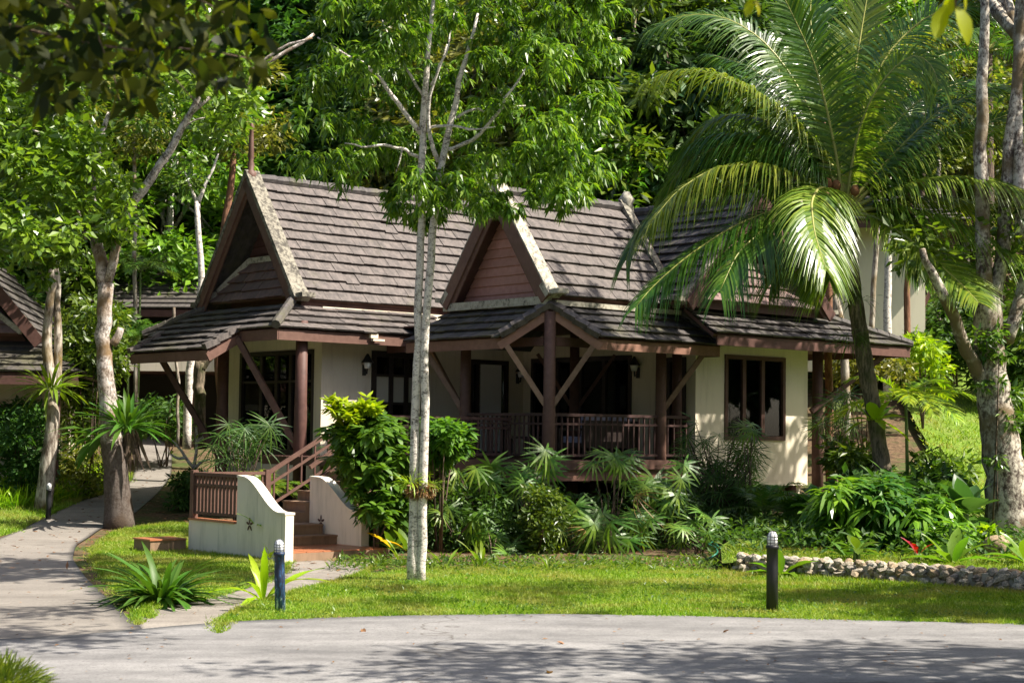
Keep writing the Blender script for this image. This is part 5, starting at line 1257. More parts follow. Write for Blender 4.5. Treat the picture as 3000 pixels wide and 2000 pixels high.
def small_palm(name, label, base, top_h, fr, L, ll, lw, n, mat, group=None, droop=.5, el=(.2, 1.2), stem=.03, seed=1, k=3, stemmat='stem'):
    r = np.random.default_rng(seed); t = thing(name, label, 'palm', tuple(base), 0, group)
    m = MB(); m.tube([(0, 0, -.1), (.02, 0, top_h*.5), (0, .02, top_h)], [stem*1.2, stem, stem*.8], 8); part('stem', m.mesh('stem', M[stemmat], True), t)
    for i in range(fr):
        a = i*2.4+r.uniform(-.3, .3); e = r.uniform(*el); l = L*r.uniform(.75, 1.1)
        h = np.array([math.cos(a), math.sin(a), 0]); pts = [np.array([0, 0, top_h])+h*l*s*math.cos(e)+np.array([0, 0, l*s*math.sin(e)-.55*l*s*s]) for s in (0, .3, .6, .85, 1)]
        frond_part(t, (0, 0, 0), pts, ll, lw, n, mat, (0, 0, 1), droop, stem*.35, k=k, rmat='stem')
    return t
def at(u, v, Y=None, bed=False):
    if Y is None: return G(u, v, bed)
    p = P(u, v, Y); return p
yp = P(2655, 1375, 31.0); yp[2] = gz(yp[0], yp[1])
small_palm('young_palm', 'young yellow-green palm on a thin stem in the sunny gap right of the house', yp, P(2655, 1175, 31)[2]-yp[2], 11, 1.75, .46, .045, 34, 'leaf_yellow', None, .35, (.25, 1.3), .035, 3)
for i, (u, v, Y, h, L, lab, mt) in enumerate(((370, 1250, 39, 3.2, 1.9, 'feathery palm showing left of the skirt roof behind the forked tree', 'palm_leaf'), (400, 1250, 41, 4.9, 1.6, 'taller feathery palm between the roofs at left', 'palm_leaf'), (765, 1430, 29.8, .75, 1.25, 'bright arching areca fronds under the left strut', 'fern_leaf'),
        (1035, 1440, 31.2, 1.35, 1.3, 'dark wispy palm against the cream wall beside the door', 'leaf_dark'), (2240, 1560, 29.5, .35, 1.5, 'dense dark areca clump below the right wing window', 'palm_leaf'), (2330, 1540, 28.6, .3, 1.25, 'low arching areca near the right corner of the wall', 'palm_leaf'), (2780, 1580, 27.5, .5, .9, 'small feathery palm behind the bright taro leaves', 'fern_leaf'))):
    b = P(u, v, Y); b[2] = gz(b[0], b[1], True)
    small_palm('areca_palm', lab, b, h, 12, L, .36 if i != 3 else .3, .03 if i != 3 else .014, 30, mt, None, .45, (.35, 1.35), .03, 20+i)
# background coconut palm at the top right
bp = P(2890, 1000, 44); bp[2] = gz(bp[0], bp[1])
t = thing('coconut_palm', 'second coconut palm far behind at the upper right with dark trunk', 'palm tree', tuple(bp)); m = MB(); q, rr = pxl(44, [(2895, 1010), (2892, 600), (2890, 280), (2890, 160)], [44, 42, 40, 34], 10); m.tube([p-bp for p in q], rr, 9); part('trunk', m.mesh('trunk', M['bark_dark'], True), t)
cp0 = P(2890, 150, 44)
for i in range(13):
    a = i*2.4; l = 3.2; e = .9-.07*i; pts = [cp0+np.array([math.cos(a), math.sin(a), 0])*l*s*math.cos(e)+np.array([0, 0, l*s*math.sin(e)-1.5*s*s]) for s in (0, .3, .6, 1)]
    frond_part(t, bp, pts, .7, .05, 50, 'palm_leaf', (0, 0, 1), .7, .03)

# ================================================================== PLANTS
def broad_mesh(name, W, droop, fold, mat, k=7, wave=0.0, prof=None, seed=0):
    """unit leaf along +X, normal +Z: midrib plus two blades"""
    t = np.linspace(0, 1, k+1); w = np.interp(t, *(prof or ([0, .12, .4, .75, 1], [.12, .55, 1, .75, .02])))*W/2
    r = np.random.default_rng(seed); V = []
    for i in range(k+1):
        x = t[i]*(1-.25*droop*t[i]); z = -droop*t[i]**2; wv = wave*r.normal()
        V += [(x, -w[i], z+fold*w[i]+wv), (x, 0, z), (x, w[i], z+fold*w[i]-wv)]
    F = []
    for i in range(k):
        b = i*3; F += [(b, b+1, b+4, b+3), (b+1, b+2, b+5, b+4)]
    return np_mesh(name, V, F, M[mat], True)
_cache = {}
def leaf_plant(name, label, cat, base, n, L, el, spec, mat, group=None, seed=1, base_r=.03, fan=None, twist=.3, partname='leaf', alt=None):
    """rosette whose leaves are separate parts; spec = (W, droop, fold)"""
    r = np.random.default_rng(seed); t = thing(name, label, cat, tuple(base), 0, group)
    ms = []
    for v in range(3):
        key = (spec, mat, v)
        if key not in _cache: _cache[key] = broad_mesh(partname, spec[0], spec[1]*(.7+.35*v), spec[2], mat, 7, .01, seed=v)
        ms.append(_cache[key])
    for i in range(n):
        a = (i*2.399+r.uniform(-.25, .25)) if fan is None else r.uniform(*fan); f = i/max(1, n-1); e = el[0]+(el[1]-el[0])*f+r.uniform(-.12, .12); l = r.uniform(*L)
        rot = Matrix.Rotation(a, 4, 'Z') @ Matrix.Rotation(-e, 4, 'Y') @ Matrix.Rotation(r.uniform(-twist, twist), 4, 'X')
        mw = Matrix.Translation((base_r*math.cos(a), base_r*math.sin(a), 0)) @ rot @ Matrix.Diagonal((l, l, l, 1))
        me = ms[i % 3]
        if alt and i in alt[1]:
            key = (spec, alt[0], 1)
            if key not in _cache: _cache[key] = broad_mesh(partname, spec[0], spec[1], spec[2], alt[0], 7, .01)
            me = _cache[key]
        part(partname, me, t, None, mw=mw)
    return t
STRAP = (.085, .55, .35); NEST = (.16, .38, .3); TARO = (.52, .25, .25); PADDLE = (.36, .22, .25); LANCE = (.20, .35, .3); NARROW = (.05, .45, .3)
b = G(475, 1772); leaf_plant('crinum_lily', 'large clump of dark strap leaves on the grass beside the garden path', 'plant', b, 120, (.5, .86), (.5, 1.5), (.11, .8, .35), 'strap_leaf', None, 3, .10, alt=('orange_leaf', (5,)))
b = G(770, 1762); leaf_plant('dracaena_plant', 'young pale green plant with one yellow leaf beside the blue bollard', 'plant', b, 11, (.4, .95), (.35, 1.45), (.12, .5, .3), 'leaf_yellow', None, 9, .03, alt=('orange_leaf', (0,)))
b = G(752, 1640); t = leaf_plant('dracaena_plant', 'seedling with pale leaves on a thin stem before the stair wall', 'plant', (b[0], b[1], b[2]+.5), 6, (.28, .42), (.2, 1.2), LANCE, 'leaf_yellow', None, 11, .01)
m = MB(); m.tube([(0, 0, -.52), (.01, 0, -.2), (0, 0, .02)], [.02, .018, .015], 7); part('stem', m.mesh('stem', M['stem'], True), t)
b = G(790, 1700); leaf_plant('dracaena_plant', 'small upright leaf shoot behind the blue bollard top', 'plant', (b[0], b[1], b[2]+.3), 5, (.2, .3), (.5, 1.4), LANCE, 'leaf_yellow', None, 12, .01)
for i, (u, v, n, L, lab) in enumerate(((1305, 1668, 6, (.45, .7), 'thin straggling lily of few leaves right of the slender tree'), (1410, 1662, 12, (.4, .65), 'arching lily clump at the lawn edge under the porch bushes'), (1610, 1678, 8, (.3, .5), 'little lily tuft at the lawn edge below the porch middle'), (1175, 1655, 10, (.3, .5), 'grassy tuft between the stair walkway and the slender tree'), (1720, 1655, 9, (.25, .4), 'low tuft right of the porch centre at the lawn edge'))):
    leaf_plant('lily_clump', lab, 'plant', G(u, v), n, L, (.35, 1.35), (.09, .5, .3), 'fern_leaf', 'lilies along the lawn edge', 30+i, .03)
for i, (u, v, Y, lab) in enumerate(((1150, 1585, 26.2, 'pale spotted broad-leaved plant right of the curved stair wall'), (1195, 1600, 25.6, 'smaller broad-leaved plant touching the slender tree on its left'))):
    b = P(u, v, Y); b[2] = gz(b[0], b[1]); leaf_plant('dieffenbachia', lab, 'plant', (b[0], b[1], b[2]+.15), 9, (.32, .5), (.1, 1.3), PADDLE, 'leaf_mid', None, 40+i, .03, alt=('orange_leaf', (4,)))
# epiphytes
def epiphyte(u, v, Y, n, L, el, spec, mat, label, seed, name='nest_fern', r=.06, fan=None):
    p = P(u, v, Y); return leaf_plant(name, label, 'fern', p, n, L, el, spec, mat, None, seed, r, fan)
epiphyte(150, 1140, Y2-.3, 60, (.45, .95), (-.2, 1.35), (.09, .45, .3), 'fern_leaf', 'bright nest fern growing on the bent grey tree', 51, r=.12)
epiphyte(372, 1255, Yl-.15, 70, (.6, 1.0), (.0, 1.45), (.11, .4, .3), 'strap_leaf', 'big dark nest fern on the right side of the forked tree', 52, r=.12)
epiphyte(305, 1280, Yl-.2, 9, (.7, 1.1), (-.5, .5), NEST, 'strap_leaf', 'drooping nest fern leaves on the left of the forked tree', 53, r=.1, fan=(2.2, 4.2))
epiphyte(1205, 1412, Yf-.1, 80, (.12, .32), (-.7, 1.3), NARROW, 'leaf_yellow', 'tuft of yellow-green fern on the left of the slender tree', 54, 'staghorn_fern', .05)
epiphyte(1262, 1418, Yf-.02, 60, (.1, .24), (-.8, 1.1), NARROW, 'fern_leaf', 'pale fern tuft on the right of the slender tree', 55, 'staghorn_fern', .05)
epiphyte(2562, 1230, Yp-.25, 12, (.45, .68), (-.3, 1.2), PADDLE, 'leaf_yellow', 'bright broad leaved epiphyte on the coconut palm trunk', 56, 'epiphyte', .08)
for i, (u, v, n) in enumerate(((2470, 850, 30), (2515, 880, 26), (2490, 980, 26), (2490, 1010, 22))):
    epiphyte(u, v, Yp-.18, n, (.2, .42), (-.8, .9), NARROW, 'leaf_mid', ('wispy fern high on the coconut palm trunk facing left', 'wispy fern on the right of the coconut palm trunk', 'hanging fern at mid height of the coconut palm trunk', 'green creeper tuft where the palm trunk passes the eave')[i], 60+i, 'trunk_fern', .12)
m = MB()
t = thing('dead_fern', 'hanging bunch of dead brown fern leaves behind the forked tree trunk', 'fern', tuple(P(385, 1270, Yl+.05)))
for i in range(18): m2 = None
v, f = strips(rng.normal(size=(26, 3))*.06, _nrm(np.array([0, 0, -1.])+rng.normal(size=(26, 3))*.25), np.tile([[0, -1., 0]], (26, 1)), rng.uniform(.4, .8, 26), .07, 3, .1).reshape(-1, 3), strip_faces(26, 3)
part('leaves', np_mesh('leaves', v, f, M['bark_dark']), t)

# fan palms (each fan a part)
def fan_mesh(name, nb, mat, seed, droop=.5, width=.085, spread=2.5):
    r = np.random.default_rng(seed); a = np.linspace(-spread, spread, nb)+r.normal(size=nb)*.05
    D = np.stack([np.cos(a), np.sin(a), r.normal(size=nb)*.08], 1)
    v = strips(np.zeros((nb, 3)), D, np.tile([[0, 0, 1.]], (nb, 1)), (.75+.25*np.cos(a*.5))*(.9+.2*r.random(nb)), width, 4, droop*(.6+.8*r.random(nb)), prof=np.array([.25, .9, 1, .75, .12]))
    return np_mesh(name, v.reshape(-1, 3), strip_faces(nb, 4), M[mat])
fans = [fan_mesh('fan_leaf', 13, 'fan_leaf', s, d, .10) for s, d in ((1, .25), (2, .4), (3, .6))]
fans_d = [fan_mesh('fan_leaf', 12, 'leaf_dark', s, .5, .05) for s in (4, 5)]
fans_dead = [fan_mesh('fan_leaf', 11, 'dead_leaf', 9, 1.3, .05)]
def fan_palm(label, base, leaves, Y, seed, group='fan palms planted in front of the porch', meshes=None):
    r = np.random.default_rng(seed); b = np.array(base, float); b[2] = gz(b[0], b[1])
    t = thing('fan_palm', label, 'palm', tuple(b), 0, group)
    for i, lf in enumerate(leaves):
        u, v, s = lf[:3]; p = P(u, v, Y+r.uniform(-.45, .45))-b
        ms = (meshes or fans) if len(lf) < 4 else fans_dead
        sc = s*Y/F_PX; a = r.uniform(0, 6.28)
        # the fan faces up and outward, opened towards the light
        rot = Matrix.Rotation(r.uniform(-.6, .6)-math.pi/2, 4, 'Z') @ Matrix.Rotation(r.uniform(.55, 1.3), 4, 'Y') @ Matrix.Rotation(r.uniform(-.5, .5), 4, 'X')
        if len(lf) > 3: rot = Matrix.Rotation(a, 4, 'Z') @ Matrix.Rotation(1.2, 4, 'Y')
        o = part('fan_leaf', ms[i % len(ms)], t, None, mw=Matrix.Translation(tuple(p)) @ rot @ Matrix.Diagonal((sc, sc, sc, 1)))
        foot = np.array([r.uniform(-.12, .12), r.uniform(-.1, .1), -.05]); top = p-np.array([0, 0, 0.02])
        m = MB(); m.tube([tuple(foot), tuple(foot*.5+np.array([p[0]*.35, p[1]*.35, p[2]*.55])), tuple(top)], [.012, .010, .006], 5); part('stem', m.mesh('stem', M['bark_dark'], True), t)
    return t
fp = [('fan palm clump standing before the left porch post', 1430, 1590, 28.2, [(1437, 1361, 78), (1395, 1372, 66), (1338, 1376, 66), (1470, 1372, 60), (1420, 1395, 60), (1350, 1392, 48)]),
      ('tall two-stemmed fan palm rising in front of the porch centre post', 1550, 1610, 28.0, [(1598, 1318, 78), (1612, 1345, 70), (1575, 1340, 52), (1525, 1391, 62), (1514, 1426, 66), (1545, 1370, 50)]),
      ('tall fan palm reaching the railing right of the centre post', 1790, 1610, 28.2, [(1820, 1326, 80), (1800, 1340, 66), (1845, 1345, 62), (1765, 1325, 60)]),
      ('low fan palm fan cluster under the deck beam left of centre', 1340, 1610, 27.4, [(1315, 1487, 66), (1290, 1500, 48), (1399, 1502, 70), (1385, 1520, 50)]),
      ('short yellow tipped fan palm low in the left porch bushes', 1440, 1640, 26.8, [(1430, 1552, 66), (1455, 1570, 44), (1498, 1594, 72), (1480, 1610, 50)]),
      ('round fan palm with a fresh upright leaf in front of the dark stilt', 1690, 1610, 27.4, [(1686, 1480, 72), (1672, 1500, 58), (1700, 1530, 62), (1655, 1533, 66), (1640, 1550, 50)]),
      ('widest fan palm spreading right of the porch middle', 1775, 1625, 27.0, [(1766, 1505, 98), (1745, 1520, 86), (1790, 1530, 80), (1755, 1556, 80), (1725, 1540, 66), (1709, 1552, 44, 1), (1800, 1590, 60)]),
      ('fan palm with a hanging brown dead leaf near the right porch post', 1885, 1620, 27.4, [(1881, 1505, 80), (1866, 1448, 62, 1), (1890, 1530, 62, 1), (1850, 1500, 66), (1905, 1520, 60)]),
      ('leafy fan palm around the right porch post', 1930, 1600, 28.2, [(1916, 1403, 84), (1935, 1440, 80), (1985, 1415, 84), (1960, 1445, 78), (2004, 1361, 66), (1990, 1380, 60, 1), (1890, 1420, 60), (1965, 1470, 66)]),
      ('paler fan palm at the sunny right end of the porch bushes', 2050, 1630, 26.8, [(2060, 1500, 66), (2085, 1520, 60), (2035, 1530, 62), (2000, 1545, 52), (2075, 1560, 50)])]
for i, (lab, u, v, Y, lv) in enumerate(fp):
    rj = np.random.default_rng(300+i); lv = lv+[(l[0]+rj.normal()*26, l[1]+abs(rj.normal())*34+8, l[2]*.85) for l in lv if len(l) == 3]; fan_palm(lab, P(u, v, Y), lv, Y, 70+i)
rr_ = np.random.default_rng(4)
fan_palm('dark bamboo-like lady palm before the right wing wall', P(2110, 1560, 30.5), [(rr_.uniform(2000, 2225), 1225+abs(rr_.normal())*10+rr_.random()**.7*270, rr_.uniform(34, 62)) for _ in range(110)], 30.3, 91, None, fans_d)
fan_palm('bright tip of lady palm below the wing window', P(2190, 1560, 29.9), [(2185, 1250, 50), (2205, 1262, 50), (2180, 1275, 46), (2200, 1240, 40)], 29.9, 92, None)
fan_palm('spiky dark fan palm under the left skirt roof', P(700, 1440, 30.6), [(rr_.uniform(610, 800), 1230+rr_.random()*120, rr_.uniform(55, 85)) for _ in range(22)], 30.6, 93, None, fans_d)
fan_palm('dark spiky fan palm beside the orange trunk right of the house', P(2440, 1400, 33), [(rr_.uniform(2395, 2500), 1150+rr_.random()*140, rr_.uniform(45, 70)) for _ in range(14)], 33, 94, None, fans_d)

# shrubs with foliage
def shrub(label, C, R, n, mat, L, W, droop=.3, kind='d', base=None, name='shrub', cat='shrub', group=None, stems=7, seed=1, up=.8, leaves=6, stemmat='bark_dark'):
    r = np.random.default_rng(seed); C = np.asarray(C)
    b = np.array(base) if base is not None else np.array([C[:, 0].mean(), C[:, 1].mean(), 0]); b[2] = gz(b[0], b[1], True)
    t = thing(name, label, cat, tuple(b), 0, group)
    m = MB()
    for i in range(min(stems, len(C))):
        c = C[int(r.integers(0, len(C)))]-b; m.tube([(r.uniform(-.1, .1), r.uniform(-.1, .1), -.1), tuple(c*.55+np.array([0, 0, .1*c[2]])), tuple(c)], [.018, .013, .005], 5)
    part('stems', m.mesh('stems', M[stemmat], True), t)
    if kind == 'd': v, f = crown_diamonds(r, C, R, n, L, W, droop, up); me = np_mesh('foliage', v.reshape(-1, 3)-b, None, M[mat], False, f)
    else: v, f = crown_tufts(r, C, R, n, leaves, L, W, droop, 3); me = np_mesh('foliage', v-b, f, M[mat])
    part('foliage', me, t); return t
def pc(poly, n, Y, sd, seed): return poly_clumps(np.random.default_rng(seed), poly, n, Y, sd)
t = shrub('bushy bright green shrub with yellow new tips beside the stair', pc([(965, 1210), (1030, 1185), (1100, 1205), (1160, 1260), (1190, 1330), (1190, 1560), (1090, 1520), (1040, 1400), (975, 1300)], 50, 26.6, .55, 1), .24, 13, 'leaf_bush', .22, .095, .2, 't', seed=1, leaves=7)
v, f = crown_tufts(rng, pc([(955, 1180), (1010, 1175), (1060, 1165), (1120, 1180), (1100, 1220), (1000, 1240)], 15, 26.3, .25, 2), .14, 9, 7, .16, .07, -.1, 3); part('new_shoots', np_mesh('new_shoots', v-np.array(t.location), f, M['leaf_yellow']), t)
shrub('green shrub right of the slender tree before the deck', pc([(1235, 1250), (1300, 1235), (1345, 1270), (1340, 1345), (1240, 1345)], 26, 27.4, .35, 3), .24, 15, 'leaf_bush', .18, .075, .2, 't', seed=3, leaves=6)
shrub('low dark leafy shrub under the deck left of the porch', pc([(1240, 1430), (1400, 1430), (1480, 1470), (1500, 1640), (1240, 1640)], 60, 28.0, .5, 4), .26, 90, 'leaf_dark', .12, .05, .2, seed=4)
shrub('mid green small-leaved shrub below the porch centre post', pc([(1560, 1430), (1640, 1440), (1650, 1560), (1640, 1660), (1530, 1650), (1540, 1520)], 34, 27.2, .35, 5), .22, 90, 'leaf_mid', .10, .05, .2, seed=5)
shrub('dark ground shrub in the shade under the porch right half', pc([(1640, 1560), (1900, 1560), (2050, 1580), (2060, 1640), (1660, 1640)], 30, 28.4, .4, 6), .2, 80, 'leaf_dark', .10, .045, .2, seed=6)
shrub('dark mass of leaves right of the stair wall', pc([(1050, 1480), (1190, 1520), (1200, 1640), (1070, 1600)], 22, 27.4, .35, 7), .24, 70, 'leaf_dark', .16, .04, .4, seed=7)
ROWS = [((2420, 1420), (2560, 1400), (2600, 1560), (2430, 1600)), ((2540, 1420), (2680, 1420), (2760, 1560), (2560, 1600)), ((2640, 1470), (2780, 1480), (2820, 1590), (2660, 1600)), ((2380, 1470), (2480, 1450), (2500, 1620), (2370, 1610))]
for i, (poly, lab) in enumerate(zip(ROWS, ('glossy ginger clump catching the sun left of centre on the raised bed', 'tall ginger clump with long leaves in the middle of the raised bed', 'ginger clump leaning right towards the taro leaves', 'shaded ginger clump by the right corner of the house'))):
    shrub(lab, pc(poly, 30, 25.6-.3*i if i < 3 else 27, .35, 10+i), .24, 14, ('leaf_bright', 'strap_leaf', 'leaf_bright', 'strap_leaf')[i], .36, .075, .45, 't', name='ginger_clump', cat='plant', group='ginger plants on the raised bed', seed=10+i, leaves=4, stems=12, stemmat='stem')
shrub('dark leafy shrub filling the bed behind the gingers', pc([(2480, 1400), (2800, 1400), (2840, 1520), (2480, 1520)], 46, 27.6, .5, 20), .3, 60, 'leaf_dark', .24, .10, .3, seed=20)
shrub('yellow-leaved croton at the foot of the mottled tree', pc([(2860, 1560), (2920, 1550), (2935, 1590), (2870, 1600)], 12, 24.6, .15, 21), .12, 22, 'leaf_yellow', .17, .06, .1, 't', name='croton', cat='shrub', seed=21, leaves=4)
shrub('leafy shrub growing around the right edge trunk', pc([(2900, 1150), (3020, 1100), (3040, 1400), (2960, 1350)], 16, Yr+.9, .3, 22), .3, 60, 'leaf_mid', .2, .09, .3, seed=22)
shrub('small-leaved shrub by the path bend under the left eave', pc([(480, 1400), (580, 1380), (600, 1470), (520, 1490)], 26, G(550, 1490)[1], .4, 23), .25, 60, 'leaf_dark', .14, .05, .3, seed=23)
shrub('dark shrub beside the slim left trees', pc([(-20, 1200), (110, 1190), (160, 1300), (115, 1440), (20, 1460), (-30, 1300)], 62, G(90, 1475)[1]+.3, .5, 24), .32, 80, 'leaf_dark', .15, .06, .3, seed=24)
shrub('yellow-green shrub at the far side of the garden path', pc([(190, 1330), (300, 1320), (320, 1430), (180, 1450)], 40, G(250, 1452)[1]+.2, .5, 25), .26, 60, 'leaf_olive', .14, .055, .2, seed=25)
shrub('feathery mid green shrub behind the yellow-green shrub', pc([(200, 1130), (300, 1100), (330, 1290), (210, 1300)], 34, G(270, 1400)[1]+.5, .5, 26), .35, 60, 'leaf_mid', .18, .07, .3, seed=26)
shrub('dense green bush between the forked tree and the left roofs', pc([(210, 880), (340, 850), (350, 1060), (300, 1120), (200, 1050)], 48, 37, .7, 27), .42, 70, 'leaf_mid', .20, .085, .3, seed=27)
shrub('shaded bush beneath the hillside house veranda', pc([(380, 1190), (540, 1170), (560, 1260), (400, 1260)], 24, 41, .5, 28), .35, 60, 'leaf_dark', .2, .08, .3, seed=28)
shrub('yellow-green bush under the right end of the skirt roof', pc([(2440, 1040), (2620, 1020), (2640, 1100), (2460, 1110)], 26, 40, .5, 29), .35, 60, 'leaf_olive', .2, .08, .3, seed=29)
shrub('bright bush at the foot of the upper cream house', pc([(2650, 1000), (2740, 990), (2760, 1080), (2680, 1090)], 16, 42, .4, 30), .34, 60, 'leaf_yellow', .22, .08, .3, seed=30)
shrub('dark bush low behind the coconut palm trunk', pc([(2440, 1300), (2580, 1310), (2590, 1400), (2450, 1400)], 22, 31.5, .4, 31), .25, 60, 'leaf_mid', .2, .08, .3, seed=31)
shrub('dark undergrowth bush right of the young palm', pc([(2700, 1330), (2830, 1340), (2830, 1420), (2700, 1420)], 20, 30.5, .4, 32), .25, 60, 'leaf_mid', .2, .08, .3, seed=32)
for i, (u0, u1, v, Y, lab) in enumerate(((2250, 2480, 1050, 50, 'dark bush row at the forest edge behind the right wing'), (2700, 2850, 980, 47, 'dark forest edge bush right of the upper house'), (2860, 3050, 1060, 45, 'dark forest edge bush behind the mottled tree'), (-60, 220, 1180, 43, 'dark forest edge bush behind the neighbouring bungalow'), (430, 800, 900, 50, 'forest edge bush above the hillside house'), (900, 1500, 640, 50, 'forest edge bush behind the main ridge'))):
    shrub(lab, pc([(u0, v-110), (u1, v-120), (u1, v+60), (u0, v+60)], 40, Y, .8, 40+i), .55, 70, 'leaf_dark', .3, .12, .3, seed=40+i)
shrub('leafy creeper climbing the mottled trunk', pc([(2850, 980), (2920, 940), (2960, 1100), (2985, 1300), (2930, 1450), (2900, 1250)], 18, Yr-.25, .12, 60), .16, 40, 'leaf_mid', .13, .06, .4, name='creeper', cat='creeper', seed=60, stems=3)
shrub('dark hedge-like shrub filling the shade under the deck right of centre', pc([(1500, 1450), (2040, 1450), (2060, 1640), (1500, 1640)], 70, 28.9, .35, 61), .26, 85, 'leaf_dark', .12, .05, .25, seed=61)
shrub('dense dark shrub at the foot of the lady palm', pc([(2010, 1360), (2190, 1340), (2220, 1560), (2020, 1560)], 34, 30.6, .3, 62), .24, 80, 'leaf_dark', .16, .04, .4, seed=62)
t = thing('root_mass', 'brown fibrous root mass of the ferns around the slender twin stems', 'fern', tuple(P(1232, 1435, Yf-.03)))
n = 700; d = rdir(rng, n); v, f = diamonds(d*np.array([.17, .12, .09])*rng.random((n, 1))**.4, _nrm(d+np.array([0, 0, -.6])), rdir(rng, n), .09, .02); part('fibres', np_mesh('fibres', v, None, M['dead_leaf'], False, f), t)
# frangipani with bare pale branches
Yg = G(572, 1455)[1]; b = P(572, 1455, Yg); b[2] = gz(b[0], b[1]); t = thing('frangipani', 'small bare frangipani with pale forked branches left of the stair', 'tree', tuple(b))
m = MB()
for pts in ([(575, 1450), (572, 1400), (568, 1365)], [(568, 1370), (545, 1340), (528, 1310), (505, 1290)], [(568, 1370), (572, 1330), (578, 1295), (575, 1250)], [(568, 1372), (592, 1350), (615, 1345)], [(545, 1340), (520, 1345), (500, 1330)], [(578, 1295), (600, 1275), (620, 1270)], [(570, 1400), (590, 1385), (610, 1380)]):
    q, rr = pxl(Yg, pts, [11, 9, 6], 6, .01); m.tube([p-b for p in q], rr, 6)
part('trunk', m.mesh('trunk', M['bark_pale'], True), t)
for (u, v) in ((505, 1290), (575, 1250), (620, 1270), (500, 1330), (575, 1285)):
    p = P(u, v, Yg)-b
    for k in range(4):
        a = rng.random()*6.28; e = rng.uniform(.1, .9); rot = Matrix.Rotation(a, 4, 'Z') @ Matrix.Rotation(-e, 4, 'Y'); part('leaf', _cache[(LANCE, 'leaf_yellow', 1)], t, None, mw=Matrix.Translation(tuple(p)) @ rot @ Matrix.Diagonal((.24, .24, .24, 1)))
# big-leaved plants on the raised bed
BL = [('taro_plant', 'tall taro with pale upright paddle leaves left of the mottled tree', 2830, 1560, 25.4, 8, (.5, .75), (.55, 1.45), TARO, 'leaf_bluish', .55), ('taro_plant', 'dark taro with broad leaves under the tall pale one', 2790, 1570, 26.0, 8, (.5, .7), (.1, 1.0), TARO, 'strap_leaf', .4),
      ('philodendron', 'broad leaved philodendron right behind the black bollard', 2290, 1640, 22.6, 8, (.42, .6), (.05, 1.1), PADDLE, 'leaf_bright', .05), ('nest_fern', 'bright nest fern rosette at the raised grass edge', 2790, 1640, 22.6, 12, (.5, .72), (.1, 1.1), (.3, .25, .3), 'leaf_bright', .02),
      ('philodendron', 'wide glossy leaves cut by the right edge below the trunk', 3010, 1660, 22.4, 10, (.5, .7), (.1, 1.0), (.3, .28, .3), 'leaf_bright', .05), ('taro_plant', 'bluish elephant ear leaves by the lower right wall corner', 2400, 1560, 27.2, 8, (.4, .6), (.2, 1.2), TARO, 'leaf_bluish', .55),
      ('canna_plant', 'broad upright canna leaves behind the gingers', 2600, 1520, 27.2, 9, (.5, .7), (.4, 1.35), PADDLE, 'strap_leaf', .45), ('canna_plant', 'sunlit canna leaves beside the young palm stem', 2700, 1470, 28.4, 9, (.45, .65), (.3, 1.3), PADDLE, 'leaf_mid', .3),
      ('cordyline', 'red cordyline among the bed plants', 2690, 1650, 23.0, 12, (.25, .4), (.2, 1.3), LANCE, 'leaf_dark', .12), ('philodendron', 'low dark philodendron between the bollard and the gingers', 2480, 1640, 23.2, 9, (.3, .5), (.1, 1.0), PADDLE, 'strap_leaf', .08),
      ('philodendron', 'heart leaved creeper at the raised grass edge', 2510, 1650, 22.8, 8, (.25, .36), (-.1, .9), TARO, 'leaf_mid', .2), ('dracaena_plant', 'leafy shoot at the foot of the coconut palm', 2530, 1370, 29.4, 9, (.4, .6), (.2, 1.3), PADDLE, 'leaf_yellow', .2),
      ('lily_clump', 'striped spider lily on the raised bed floor', 2640, 1660, 22.9, 14, (.25, .4), (.1, 1.2), NARROW, 'fern_leaf', .0), ('lily_clump', 'thin leaved tuft left of the stone wall end', 2170, 1625, 24.0, 16, (.25, .42), (.1, 1.2), NARROW, 'fern_leaf', .0), ('lily_clump', 'dry thin tuft beside the hose', 2215, 1610, 24.6, 16, (.3, .45), (.1, 1.2), NARROW, 'leaf_olive', .0)]
for i, (nm, lab, u, v, Y, n, L, el, sp, mt, h) in enumerate(BL):
    b = P(u, v, Y); g = gz(b[0], b[1], True); b[2] = g+h
    t = leaf_plant(nm, lab, 'plant', b, n, L, el, sp, mt, None, 100+i, .04, alt=(('red_leaf', (6, 7, 8, 9)) if nm == 'cordyline' else None))
    if h > .1:
        m = MB()
        for k in range(5): a = k*1.3; m.tube([(.05*math.cos(a), .05*math.sin(a), -h-.05), (.03*math.cos(a), .03*math.sin(a), 0)], [.016, .012], 6)
        part('stalk', m.mesh('stalk', M['stem'], True), t)
# green hose lying by the wall end
hp = [G(u, v, True)+np.array([0, 0, .03]) for u, v in ((2050, 1650), (2085, 1640), (2105, 1625), (2095, 1605), (2070, 1600), (2090, 1590), (2110, 1612))]
m = MB(); q = smooth_pts(hp, 24); m.tube([tuple(p) for p in q], .014, 6); o = part('garden_hose', m.mesh('garden_hose', plain('green_hose', (.02, .16, .10), .4, .4), True)); tag(o, 'green garden hose lying at the left end of the stone wall', 'hose')

